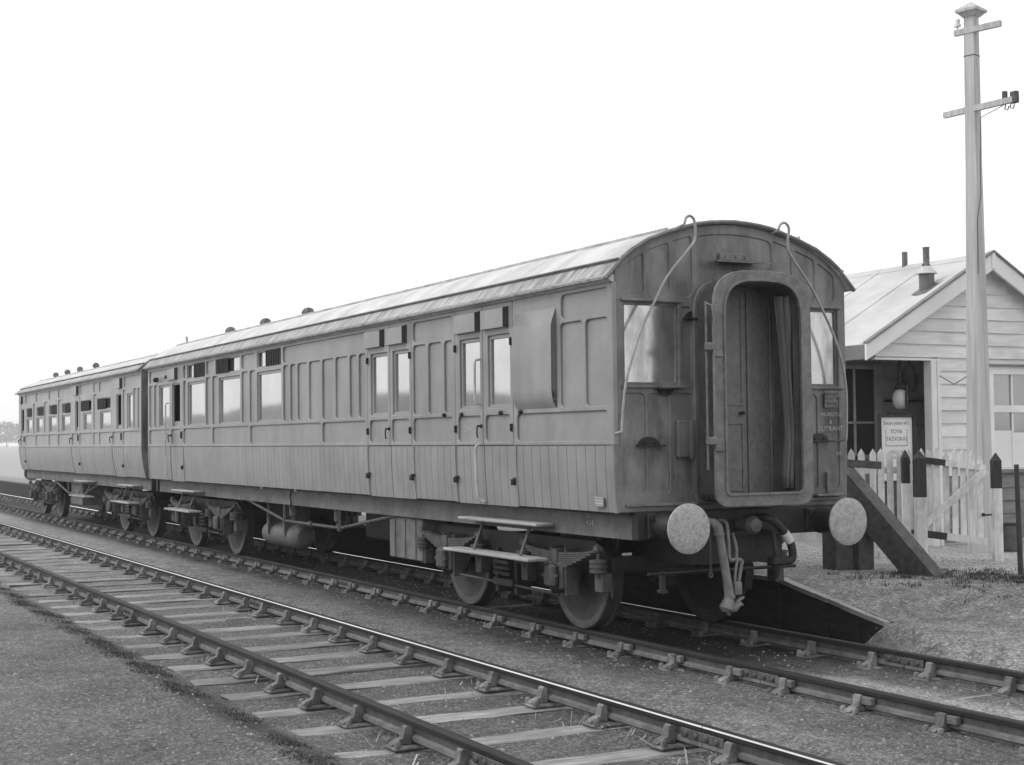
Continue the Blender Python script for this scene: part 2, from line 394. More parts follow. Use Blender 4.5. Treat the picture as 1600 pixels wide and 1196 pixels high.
for y in YS:
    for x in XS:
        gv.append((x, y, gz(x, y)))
        pale = 0; dark_bed = 0
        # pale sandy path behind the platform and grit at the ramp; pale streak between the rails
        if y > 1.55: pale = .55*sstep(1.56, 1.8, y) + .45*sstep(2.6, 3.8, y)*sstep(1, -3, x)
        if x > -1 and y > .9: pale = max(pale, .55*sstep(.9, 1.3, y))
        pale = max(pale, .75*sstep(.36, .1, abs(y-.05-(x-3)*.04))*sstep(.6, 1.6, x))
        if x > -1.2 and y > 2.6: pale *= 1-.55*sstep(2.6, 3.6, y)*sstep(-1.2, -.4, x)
        dark_bed = .95*sstep(1.55, .95, abs(y))*sstep(1.3, -.4, x)  # near-black along the coach line, fading out ahead of the near coach
        if y < -.85: dark_bed *= .72
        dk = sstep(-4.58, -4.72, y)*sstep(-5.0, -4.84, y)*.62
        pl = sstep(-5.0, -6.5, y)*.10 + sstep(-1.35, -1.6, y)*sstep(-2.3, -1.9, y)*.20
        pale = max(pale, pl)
        dark_bed = max(dark_bed, dk)
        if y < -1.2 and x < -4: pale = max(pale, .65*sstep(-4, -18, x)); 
        gc.append((pale, dark_bed, 0, 1))
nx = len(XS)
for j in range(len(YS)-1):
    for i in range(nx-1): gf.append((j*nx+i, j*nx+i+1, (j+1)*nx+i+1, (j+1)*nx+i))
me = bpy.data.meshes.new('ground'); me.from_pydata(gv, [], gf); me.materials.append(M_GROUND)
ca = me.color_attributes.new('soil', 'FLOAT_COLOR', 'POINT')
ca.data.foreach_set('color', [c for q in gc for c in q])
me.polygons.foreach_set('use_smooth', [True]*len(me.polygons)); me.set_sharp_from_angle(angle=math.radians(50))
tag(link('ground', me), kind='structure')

# platform edge: timber face with a worn coping, running down as a ramp
m = MB()
xs = axis([(-60, -12, 6), (-12, -1.35, 1.2), (-1.35, .27, .2)])
prev = None
for k, x in enumerate(xs):
    zt = ztop(x)+.012; yy = 1.50
    ring = [(x, yy+.02, -.35), (x, yy+.02, zt-.05), (x, yy+.09, zt-.05), (x, yy+.09, -.35)]
    m.add(ring, []); 
    if k:
        o = len(m.v)-8
        for a in range(4): m.f.append([o+a, o+(a+1) % 4, o+4+(a+1) % 4, o+4+a]); m.m.append(0)
m.f.append([len(m.v)-4+a for a in range(4)]); m.m.append(0)
pf = tag(m.build('platform', M_PFACE), kind='structure')
for x0, x1, lv in ((-3.6, -1.36, 3), (-6.0, -3.61, 3), (-1.35, -.62, 3), (-.61, -.1, 2)):
    for q in range(lv):
        za = -.33+q*.19; zt_ = [ztop(x0)-.05, ztop(x1)-.05]
        m = MB(); t0, t1 = min(za+.18, zt_[0]), min(za+.18, zt_[1])
        m.add([(x0, 1.488, za), (x1-.006, 1.488, za), (x1-.006, 1.515, za), (x0, 1.515, za), (x0, 1.488, t0), (x1-.006, 1.488, t1), (x1-.006, 1.515, t1), (x0, 1.515, t0)], [(0, 3, 2, 1), (4, 5, 6, 7), (0, 1, 5, 4), (1, 2, 6, 5), (2, 3, 7, 6), (3, 0, 4, 7)])
        m.build('plank', M_PFACE, pf, 0)
    m = MB(); m.box(x0-.06, x0+.06, 1.46, 1.487, -.33, ztop(x0)-.06); m.build('post', M_PFACE, pf, 0)
for k in range(len(xs)-1):
    if xs[k] < -14: continue
    x0, x1 = xs[k], xs[k+1]
    m = MB(); j = random.uniform(-.008, .008)
    z0, z1 = ztop(x0)+.014, ztop(x1)+.014
    m.add([(x0+.004, 1.465+j, z0-.045), (x1-.004, 1.465+j, z1-.045), (x1-.004, 1.60+j, z1-.045), (x0+.004, 1.60+j, z0-.045),
           (x0+.004, 1.465+j, z0), (x1-.004, 1.465+j, z1), (x1-.004, 1.60+j, z1-.012), (x0+.004, 1.60+j, z0-.012)],
          [(0, 3, 2, 1), (4, 5, 6, 7), (0, 1, 5, 4), (1, 2, 6, 5), (2, 3, 7, 6), (3, 0, 4, 7)])
    m.build('coping_board', M_COPE, pf)

# ------------------------------------------------------------------ railway tracks
def bull_profile(y):
    # bullhead rail section, rolling surface at z=0
    R = []
    for (a, z) in ((-.035, -.012), (-.029, -.003), (-.016, 0), (.016, 0), (.029, -.003), (.035, -.012), (.035, -.036), (.010, -.050), (.009, -.096), (.034, -.108), (.035, -.134), (.026, -.145), (-.026, -.145), (-.035, -.134), (-.034, -.108), (-.009, -.096), (-.010, -.050), (-.035, -.036)):
        R.append((y+a, z))
    return R
def rail_mesh(y, x0, x1, edge, polish):
    """edge: index of the bright gauge corner (or None); polish: worn bright wherever x < polish"""
    m = MB(); P = bull_profile(y); n = len(P)
    xs = [x0, x1] if (polish is None or not x0 < polish < x1) else [x0, polish, x1]
    m.add([(x, a, z) for x in xs for (a, z) in P], [])
    for i in range(len(xs)-1):
        pol = polish is not None and (xs[i]+xs[i+1])/2 < polish
        for k in range(n):
            mi = 0
            if k < 5: mi = 1
            elif k in (5, 17): mi = 1
            elif k in (9, 10, 13, 14): mi = 4
            if pol and k in (0, 1, 2, 3): mi = 3
            if k == edge: mi = 2
            m.f.append([i*n+k, i*n+(k+1) % n, (i+1)*n+(k+1) % n, (i+1)*n+k]); m.m.append(mi)
    e = (len(xs)-1)*n
    m.f.append(list(range(n))[::-1]); m.m.append(0); m.f.append([e+k for k in range(n)]); m.m.append(0)
    return m
def sleeper_mesh(i, L=2.6, mm=None):
    r = random.Random(i); m = MB(); n = 9; vs = []
    for k in range(n+1):
        y = -L/2+L*k/n; e = .02 if k in (0, n) else .004
        j = lambda a: r.uniform(-a, a)
        vs += [(-.127+j(.008), y+j(e), -.12), (-.127+j(.010), y+j(e), -.012+j(.007)), (-.113+j(.012), y+j(e), 0+j(.006)), (0+j(.02), y+j(e), j(.005)), (.113+j(.012), y+j(e), 0+j(.006)), (.127+j(.010), y+j(e), -.012+j(.007)), (.127+j(.008), y+j(e), -.12)]
    f = []
    for k in range(n):
        for a in range(6): f.append((k*7+a, k*7+a+1, (k+1)*7+a+1, (k+1)*7+a))
    f.append(tuple(range(7))); f.append(tuple(n*7+a for a in range(7))[::-1])
    m.add(vs, f)
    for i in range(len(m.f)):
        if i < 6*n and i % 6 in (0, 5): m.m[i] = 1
    return m.mesh('sleeper', [mm or M_SLEEP, M_SLSHADE], 25)
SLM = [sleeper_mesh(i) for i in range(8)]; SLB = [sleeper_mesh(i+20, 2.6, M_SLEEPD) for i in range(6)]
def chair_mesh():
    m = MB()      # origin under the rail centre at sleeper-top level; rail foot at +.045
    m.box(-.092, .092, -.185, .185, 0, .030, .012)
    for s in (-1, 1):
        y0, y1 = s*.041, s*.125
        # jaw: wedge-shaped, tall against the rail web
        poly = [(s*.040, .035), (s*.18, .035), (s*.155, .055), (s*.098, .075), (s*.082, .142), (s*.066, .152), (s*.040, .142)]
        m.prism(poly, 'x', -.034, .034)
    for (x, s) in ((0, 1), (0, -1)):
        m.lathe([(.024, .03), (.024, .055), (.018, .066), (.006, .070)], (x+.068, s*.155, 0), 'z', 8)
        m.lathe([(.024, .03), (.024, .055), (.018, .066), (.006, .070)], (x-.068, s*.155, 0), 'z', 8)
    return m.mesh('chair', M_CHAIR, 30)
CHM = chair_mesh()
def key_mesh():
    m = MB(); m.box(-.095, .105, -.024, .024, -.028, .028, .006); return m.mesh('key', M_KEY, 30)
KYM = key_mesh()
def fish_mesh(s):
    m = MB(); m.box(-.235, .235, -.010, .010, -.030, .030, .004)
    for x in (-.17, -.058, .058, .17):
        m.lathe([(.021, 0), (.021, .018), (.015, .026), (.005, .029)], (x, 0, 0), 'y', 10) if s > 0 else m.lathe([(.021, 0), (.021, -.018), (.015, -.026), (.005, -.029)], (x, 0, 0), 'y', 10)
    return m.mesh('fishplate', M_RAIL, 30)
FSM = {s: fish_mesh(s) for s in (-1, 1)}
def track(label, yc, joint, bright, xmin, xmax, sl_z, keys):
    t = thing('railway_track', label, 'railway track', (0, yc, -.19))
    P = 9.14; k0 = math.floor((xmin-joint)/P); k1 = math.ceil((xmax-joint)/P)
    near_c = 5.5
    for side in (-1, 1):
        y = yc+side*.7525
        for k in range(k0, k1):
            a, b = joint+k*P+.004, joint+(k+1)*P-.004
            rail_mesh(y, a, b, (0 if side > 0 else 4) if bright else None, None if bright or side < 0 else -1.3).build('rail', [M_RAIL, M_RTOPD, M_RLIP, M_RPOL, M_RFOOT], t, 30)
            if b > -40:
                for s in (-1, 1): link('fishplate', FSM[s], t, (joint+(k+1)*P, y+s*.030, -.073))
    r = random.Random(int(yc*10)+3)
    for k in range(k0, k1):
        xs = [joint+k*P+.34+i*(P-.68)/10 for i in range(11)]
        for x in xs:
            if x > xmax or x < xmin: continue
            x += r.uniform(-.02, .02)
            up_ = .014 if (not bright and 2.2 < x < 3.9) else 0
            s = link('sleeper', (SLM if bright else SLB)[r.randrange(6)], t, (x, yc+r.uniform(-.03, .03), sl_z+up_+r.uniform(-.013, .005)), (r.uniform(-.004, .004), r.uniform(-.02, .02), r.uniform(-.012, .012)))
            if x < -48: continue
            for side in (-1, 1):
                y = yc+side*.7525
                link('chair', CHM, t, (x, y, -.19), (0, 0, 0))
                link('key', KYM, t, (x+r.uniform(-.02, .05), y+keys[side]*.047, -.079))
    return t
track('empty running line with bare weathered sleepers nearest the camera', T2, 3.10, True, -70, 9.0, -.188, {-1: 1, 1: 1})
track('running line under the coaches with sleepers buried in dirt', 0, 1.34, False, -70, 9.0, -.190, {-1: -1, 1: 1})

# ------------------------------------------------------------------ coaches
YW = 1.298          # half width of the body
Z0, ZL, ZW0, ZW1, ZM0, ZM1, ZT0, ZT1, ZC = 1.185, 1.775, 1.812, 2.080, 2.120, 2.900, 2.940, 3.160, 3.205
TUM = .028
def tumble(z):      # how far the side turns in below the waist
    return TUM*max(0, (ZL-z)/.59)**1.9
def board_mesh(wd, m, zb=Z0, gap=.004):
    mb = MB(); zs = [ZL-.003-(ZL-.003-zb)*k/6 for k in range(7)]; h = gap/2; c = .003
    vs = []
    for z in zs:
        y = -(YW-.010)+tumble(z)
        vs += [(h, y+.016, z), (h, y+c, z), (h+c, y, z), (wd-h-c, y, z), (wd-h, y+c, z), (wd-h, y+.016, z)]
    f = [(k*6+a, k*6+a+1, (k+1)*6+a+1, (k+1)*6+a) for k in range(6) for a in range(5)]
    f.append((36, 37, 38, 39, 40, 41))
    mb.add(vs, f); return mb.mesh('board', m, 40)
def backing(x0, x1, parent):
    mb = MB(); vs = []
    for k in range(7):
        z = ZL+.01-(ZL+.005-Z0)*k/6; y = -(YW-.010)+tumble(z)+.017
        vs += [(x0, y, z), (x1, y, z)]
    mb.add(vs, [(k*2, k*2+1, k*2+3, k*2+2) for k in range(6)]); mb.build('board_backing', M_INT, parent, 60)
BCACHE = {}
def boards(x0, x1, parent, m, key, zb=Z0, wd=.17):
    k = max(1, round((x1-x0)/wd)); ww = (x1-x0)/k
    kk = (key, round(ww, 4), zb)
    if kk not in BCACHE: BCACHE[kk] = board_mesh(ww, m, zb, .030 if key[0] == 'f' else .006)
    for i in range(k): link('board', BCACHE[kk], parent, (x0+i*ww, 0, 0))
def batten(x, wd, parent, m, name='batten'):
    mb = MB(); vs = []; zs = [ZL-(ZL-Z0+.004)*k/6 for k in range(7)]
    for z in zs:
        y = -(YW+.003)+tumble(z)
        vs += [(x-wd/2, y+.018, z), (x-wd/2+.004, y, z), (x+wd/2-.004, y, z), (x+wd/2, y+.018, z)]
    f = [(k*4+a, k*4+a+1, (k+1)*4+a+1, (k+1)*4+a) for k in range(6) for a in range(3)]
    mb.add(vs, f); return mb.build(name, m, parent, 40)
def panel(x0, x1, z0, z1, parent, m, rec=.023):
    mb = MB(); mb.box(x0-.012, x1+.012, -(YW-rec), -(YW-rec-.008), z0-.012, z1+.012)
    return mb.build('panel', m, parent, 0)
def frame_ring(x0, x1, z0, z1, wd, half, y, m, name, parent, r=.03):
    return slab_xz([rrect(x0, x1, z0, z1, r), rrect(x0+wd, x1-wd, z0+wd, z1-wd, max(.008, r-wd*.5))], half, y, m, name, parent, .003)
def window(x0, x1, z0, z1, parent, m, light=True, name='window'):
    """moulded wooden frame set back in the opening, with a pane"""
    f = frame_ring(x0-.012, x1+.012, z0-.012, z1+.012, .050, .012, -(YW-.032), m, name, parent, .012)
    mb = MB(); mb.box(x0+.03, x1-.03, -(YW-.038), -(YW-.043), z0+.03, z1-.03)
    pn = mb.build('pane', M_GLASS, f if parent.type == 'EMPTY' else parent, 0)
    mb = MB(); mb.box(x0+.004, x1-.004, -(YW-.004), -(YW-.03), z0-.004, z0+.020, .004)
    mb.build('sill', m, f if parent.type == 'EMPTY' else parent, 30)
    return f
def droplight_open(x0, x1, z0, z1, parent, m):
    """door window lowered: dark opening, top of the glass just above the sill"""
    sub = parent
    frame_ring(x0-.012, x1+.012, z0-.012, z1+.012, .036, .012, -(YW-.030), m, 'window_frame', sub, .012)
    mb = MB(); mb.box(x0+.02, x1-.02, -(YW-.040), -(YW-.052), z0, z0+.10, .004)
    mb.build('lowered_window', m, sub, 30)
def hood(x0, x1, z0, z1, parent, m):
    """bonnet ventilator over a door: box whose right end is an open dark louvre"""
    mb = MB(); d = .055; zz0, zz1 = z0+.01, z1-.01
    mb.add([(x0, -YW+.01, zz0), (x1, -YW+.01, zz0), (x1, -YW+.01, zz1), (x0, -YW+.01, zz1),
            (x0+.01, -YW-d, zz0+.01), (x1-.035, -YW-d, zz0+.01), (x1-.035, -YW-d, zz1-.02), (x0+.01, -YW-d, zz1-.02)],
           [(4, 5, 6, 7), (0, 1, 5, 4), (2, 3, 7, 6), (3, 0, 4, 7)])
    mb.cm = 1
    mb.add([(x1, -YW+.01, zz0), (x1, -YW+.01, zz1), (x1-.035, -YW-d, zz1-.02), (x1-.035, -YW-d, zz0+.01)], [(0, 1, 2, 3)])
    return mb.build('ventilator_hood', [m, M_BLACK], parent, 30)
def louvre(x0, x1, z0, z1, parent, lx0, lx1, m):
    f = frame_ring(x0-.008, x1+.008, z0-.01, z1+.01, .028, .012, -(YW-.026), m, 'ventilator', parent, .01)
    mb = MB(); mb.box(x0+.01, x1-.01, -(YW-.045), -(YW-.05), z0, z1); mb.build('ventilator_back', M_GLASS, f, 0)
    mb = MB(); n = max(3, int((lx1-lx0)/.075))
    for k in range(n):
        xa = lx0+(lx1-lx0)*k/n; wv = (lx1-lx0)/n
        mb.add([(xa, -YW+.04, z0+.008), (xa+wv*.75, -YW-.012, z0+.008), (xa+wv*.95, -YW-.008, z0+.008), (xa+wv*.3, -YW+.04, z0+.008),
                (xa, -YW+.04, z1-.008), (xa+wv*.75, -YW-.012, z1-.008), (xa+wv*.95, -YW-.008, z1-.008), (xa+wv*.3, -YW+.04, z1-.008)],
               [(0, 1, 2, 3), (4, 7, 6, 5), (0, 4, 5, 1), (1, 5, 6, 2), (2, 6, 7, 3), (3, 7, 4, 0)])
    mb.box(lx0-.005, lx1+.005, -(YW-.040), -(YW-.044), z0+.004, z1-.004)
    mb.build('louvre_blades', M_LOUV, f, 30)
def hinge(x, z, parent):
    mb = MB(); mb.box(x-.011, x+.011, -YW-.020, -YW+.004, z-.040, z+.040, .005); mb.tube([(x, -YW-.022, z-.036), (x, -YW-.022, z+.036)], .009, 6)
    mb.build('hinge', M_BLACK, parent)
def low_hinge(x, parent, z=1.42):
    y = -YW+tumble(z)
    mb = MB(); mb.box(x-.036, x+.036, y-.010, y+.01, z+.005, z+.040, .004); mb.box(x-.026, x-.010, y-.035, y, z-.035, z+.025, .004); mb.box(x+.010, x+.026, y-.035, y, z-.035, z+.025, .004)
    mb.build('hinge', M_BLACK, parent)
def door_handle(x, z, parent):
    mb = MB(); y = -YW
    mb.lathe([(.022, .0), (.022, -.012), (.010, -.02), (.010, -.05)], (x, y, z), 'y', 10)
    mb.tube([(x, y-.045, z+.01), (x-.01, y-.05, z-.03), (x-.02, y-.045, z-.08), (x-.012, y-.04, z-.12)], .009, 6)
    mb.build('handle', M_BLACK, parent)
def door_stop(x, z, parent):
    mb = MB(); mb.lathe([(.022, 0), (.024, -.025), (.015, -.035)], (x, -YW, z), 'y', 8); mb.build('door_stop', M_BLACK, parent)
def roof_z(y, top):
    P = ((0, 1.0), (.22, .982), (.42, .93), (.70, .79), (.93, .645), (1.10, .475), (1.20, .345), (1.30, .16), (1.36, .05), (1.39, 0))
    y = abs(y)
    for (a, p), (b, q) in zip(P, P[1:]):
        if y <= b: return 3.235+(top-3.235)*(p+(q-p)*(y-a)/(b-a))
    return 3.235
RY = [-1.39, -1.36, -1.31, -1.25, -1.20, -1.15, -1.10, -1.02, -.93, -.82, -.70, -.56, -.42, -.28, -.14, 0, .14, .28, .42, .56, .70, .82, .93, 1.02, 1.10, 1.15, 1.20, 1.25, 1.31, 1.36, 1.39]

def rail_line(t, x0, x1, top, name='rain_strip', ys=(-1.245, -.735, .735, 1.245)):
    for y in ys:
        z = roof_z(y, top); mb = MB(); sg = -1 if y < 0 else 1
        nrm = Vector((0, sg*.6, .8)) if abs(y) > 1 else Vector((0, sg*.35, .93))
        c = Vector((0, y, z))+nrm*.008
        mb.bar((x0, c.y, c.z), (x1, c.y, c.z), .020, .034, nrm); mb.build(name, M_STEEL if abs(y) > 1 else M_CORN, t)

def shell(t, x0, x1, top, roofm, lowm, corn, side_m, endcol):
    """roof, cornice, far side, floor, inner faces. x0 > x1"""
    a, b = x1-.035, x0+.035
    xs = [a+(b-a)*k/40 for k in range(41)]
    mb = MB(); vs = []
    for x in xs:
        for y in RY: vs.append((x, y, roof_z(y, top)+.003*NZ.noise(Vector((x*1.3, y*3, 0)))))
    n = len(RY)
    mb.add(vs, [])
    for i in range(len(xs)-1):
        for k in range(n-1):
            mb.f.append([i*n+k, (i+1)*n+k, (i+1)*n+k+1, i*n+k+1]); ym = abs(RY[k]+RY[k+1])/2; mb.m.append(1 if ym > 1.225 else 0)
    ro = mb.build('roof', [roofm, lowm], t, 50)
    sol = ro.modifiers.new('thick', 'SOLIDIFY'); sol.thickness = .03; sol.offset = -1
    rail_line(ro, b-.0, a, top)
    # rim moulding round the roof end
    for xe in (b, a):
        mb = MB(); mb.tube([(xe, y, roof_z(y, top)-.018) for y in RY], .020, 6); mb.build('roof_rim', M_GANG, ro)
    # cornice
    mb = MB(); mb.prism([(-1.292, 3.200), (-1.322, 3.200), (-1.332, 3.214), (-1.380, 3.222), (-1.388, 3.256), (-1.292, 3.262)], 'x', x1-.02, x0+.02)
    mb.build('cornice', corn, t)
    # far side wall, floor
    mb = MB(); mb.box(x1+.03, x0-.03, YW-.03, YW, Z0, 3.23); mb.build('far_side_wall', side_m, t)
    mb = MB(); mb.box(x1+.02, x0-.02, -1.18, 1.18, 1.16, 1.20); mb.build('floor', M_BLACK, t)
    return ro

def underframe(t, x0, x1, bog, full):
    for s in (-1, 1):   # near and far solebars (rolled channel)
        mb = MB(); y = s*1.10
        mb.box(x1+.10, x0-.02, min(y, y-s*.014), max(y, y-s*.014), .955, 1.178)
        mb.box(x1+.10, x0-.02, min(y+s*.006, y-s*.09), max(y+s*.006, y-s*.09), .942, .962)
        mb.box(x1+.10, x0-.02, min(y+s*.006, y-s*.09), max(y+s*.006, y-s*.09), 1.150, 1.164)
        mb.build('solebar', M_STEEL, t)
    for xe, s in ((x0, 1), (x1, -1)):
        mb = MB(); mb.box(min(xe-s*.02, xe+s*.085), max(xe-s*.02, xe+s*.085), -1.12, 1.12, .945, 1.185, .006)
        mb.build('headstock', M_BLACK, t)
    mb = MB()
    for x in [x1+1+k*(x0-x1-2)/7 for k in range(8)]: mb.box(x-.05, x+.05, -1.07, 1.07, .98, 1.10)
    mb.box(x1+.3, x0-.3, -.35, -.25, .98, 1.1); mb.box(x1+.3, x0-.3, .25, .35, .98, 1.1)
    mb.build('cross_member', M_BLACK, t)

def bogie(t, xc, wb, label=None):
    """two-axle bogie with side frames, leaf springs and axleboxes"""
    b = bpy.data.objects.new('bogie', None); COL.objects.link(b); b.parent = t; b.location = (0, 0, 0); b.empty_display_size = .2
    b.matrix_parent_inverse = Matrix.Translation(-t.location)
    h = wb/2
    for sx in (-1, 1):
        ax = xc+sx*h
        for s in (-1, 1):
            mb = MB(); y0 = s*.68; R = .535
            prof = [(.0, .80), (.09, .81), (.12, .79), (.20, .755), (.40, .775), (.455, .80), (.525, .808), (R, .80), (R+.002, .70), (R+.028, .690), (R+.028, .668), (R-.005, .66), (.44, .665), (.1, .66), (0, .66)]
            mats = []
            mb.lathe([(r, s*yy) for r, yy in prof], (ax, 0, R), 'y', 48)
            nseg = 48
            for i, f in enumerate(mb.f):
                k = i//nseg
                mb.m[i] = 1 if (k >= 5 and k <= 11 and i < nseg*(len(prof)-1)) else 0
            mb.build('wheel', [M_DISC, M_TYRE], b, 30)
            # axlebox with cover
            mb = MB(); yb = s*1.02
            mb.box(ax-.13, ax+.13, min(s*.88, s*1.10), max(s*.88, s*1.10), .40, .66, .02)
            mb.box(ax-.10, ax+.10, min(s*1.10, s*1.17), max(s*1.10, s*1.17), .42, .64, .025)
            mb.lathe([(.018, 0), (.018, s*.03)], (ax-.12, s*1.13, .53), 'y', 8); mb.lathe([(.018, 0), (.018, s*.03)], (ax+.12, s*1.13, .53), 'y', 8)
            mb.box(ax-.155, ax-.13, min(s*.9, s*1.06), max(s*.9, s*1.06), .34, .80, .006); mb.box(ax+.13, ax+.155, min(s*.9, s*1.06), max(s*.9, s*1.06), .34, .80, .006)
            mb.build('axlebox', M_IRON, b)
            # laminated spring: long leaf on top, ends turned up
            mb = MB(); n = 7; Ls = .74
            for k in range(n):
                Lk = Ls*(1-k*.115); zz = .80-k*.020; pts = []
                for q in range(9):
                    u = -1+2*q/8; xx = ax+u*Lk; cz = zz-.055*(1-(xx-ax)**2/Ls**2)
                    pts.append((xx, cz))
                for q in range(8):
                    (xa, za), (xb, zb) = pts[q], pts[q+1]
                    mb.add([(xa, s*.985, za-.008), (xb, s*.985, zb-.008), (xb, s*1.085, zb-.008), (xa, s*1.085, za-.008), (xa, s*.985, za+.009), (xb, s*.985, zb+.009), (xb, s*1.085, zb+.009), (xa, s*1.085, za+.009)],
                           [(0, 3, 2, 1), (4, 5, 6, 7), (0, 1, 5, 4), (2, 3, 7, 6), (1, 2, 6, 5), (3, 0, 4, 7)])
            mb.box(ax-.05, ax+.05, min(s*.97, s*1.10), max(s*.97, s*1.10), .60, .785, .006)
            mb.build('leaf_spring', M_IRON, b, 30)
            for e in (-1, 1):
                xe = ax+e*.72; mb = MB()
                mb.tube([(xe, s*1.035, .86), (xe, s*1.035, .55)], .018, 8)
                mb.lathe([(.040, -.03), (.040, .03)], (xe, s*1.035, .815), 'y', 10)
                mb.lathe([(.075, .60), (.085, .605), (.085, .63), (.075, .635), (.075, .645), (.085, .65), (.085, .675), (.075, .68), (.075, .69), (.085, .695), (.085, .72), (.05, .725)], (xe, s*1.035, 0), 'z', 16)
                mb.box(xe-.07, xe+.07, min(s*.93, s*1.04), max(s*.93, s*1.04), .42, .60, .01)
                mb.build('spring_hanger', M_IRON, b, 30)
        mb = MB(); mb.tube([(ax, -.9, .535), (ax, .9, .535)], .065, 12); mb.build('axle', M_BLACK, b)
    for s in (-1, 1):
        mb = MB(); y0, y1 = min(s*.90, s*.93), max(s*.90, s*.93)
        L = h+.80
        prof = [(-L, .60), (-h-.18, .60), (-h-.18, .38), (-h+.18, .38), (-h+.30, .56), (-.45, .60), (-.40, .50), (.40, .50), (.45, .60), (h-.30, .56), (h-.18, .38), (h+.18, .38), (h+.18, .60), (L, .60), (L, .72), (h+.5, .88), (-h-.5, .88), (-L, .72)]
        me = slab([[(xc+a, z) for a, z in prof]], .015, .002); me.transform(Matrix(((1, 0, 0, 0), (0, 0, -1, s*.915), (0, 1, 0, 0), (0, 0, 0, 1)))); me.materials.append(M_BLACK); fix(me, 30)
        link('side_frame', me, b)
        # transverse bolster springs between the wheels
        mb = MB()
        for k in range(4):
            mb.box(xc-.19+.014*k, xc+.19-.014*k, min(s*.72, s*1.04), max(s*.72, s*1.04), .43+k*.055, .472+k*.055, .012)
        mb.box(xc-.24, xc-.18, min(s*.80, s*.98), max(s*.80, s*.98), .24, .70, .01); mb.box(xc+.18, xc+.24, min(s*.80, s*.98), max(s*.80, s*.98), .24, .70, .01)
        mb.box(xc-.22, xc+.22, min(s*.70, s*1.02), max(s*.70, s*1.02), .32, .40, .01)
        mb.build('bolster_spring', M_BLACK, b)
        mb = MB(); mb.tube([(xc-h+.1, s*.985, .36), (xc+h-.1, s*.985, .33)], .014, 6)
        mb.build('brake_rod', M_IRON, b)
        for e in (-1, 1):
            mb = MB(); xx = xc+e*(h+.60)
            mb.prism([(xx-e*.05, .34), (xx-e*.02, .34), (xx+e*.02, .50), (xx-e*.02, .70), (xx-e*.07, .70), (xx-e*.055, .5)], 'y', min(s*.70, s*.80), max(s*.70, s*.80)); mb.tube([(xx, s*.75, .66), (xx+e*.02, s*.75, .95)], .022, 6)
            mb.build('brake_block', M_BLACK, b)
    mb = MB(); mb.box(xc-.3, xc+.3, -.9, .9, .62, .86); mb.build('bolster', M_BLACK, b)
    for e in (-1, 1): mb = MB(); mb.box(xc+e*(h+.705)-.045, xc+e*(h+.705)+.045, -.9, .9, .62, .74); mb.build('end_bar', M_BLACK, b)
    return b

def steps(t, xa, xb, m=M_STEP):
    mb = MB(); mb.box(xa+.10, xb, -1.31, -1.115, 1.000, 1.030, .008); mb.build('footboard', m, t)
    mb = MB(); mb.box(xa-.12, xb-.04, -1.38, -1.15, .665, .697, .008); mb.build('footboard', m, t)
    for x in (xa+.42, xb-.38):
        mb = MB(); mb.bar((x, -1.16, 1.0), (x-.02, -1.27, .69), .045, .014, (0, 1, 0)); mb.build('footboard_bracket', M_IRON, t)
def torpedo(t, x, y, z, s=1.):
    s *= .8
    mb = MB(); mb.lathe([(.10*s, -.05), (.07*s, .0), (.06*s, .05*s)], (x, y, z), 'z', 12)
    mb.lathe([(.03*s, -.15*s), (.085*s, -.14*s), (.085*s, -.06*s), (.10*s, -.05*s), (.10*s, .05*s), (.085*s, .06*s), (.085*s, .14*s), (.03*s, .15*s)], (x, y, z+.11*s), 'x', 12)
    mb.build('roof_ventilator', M_STEEL, t, 30)

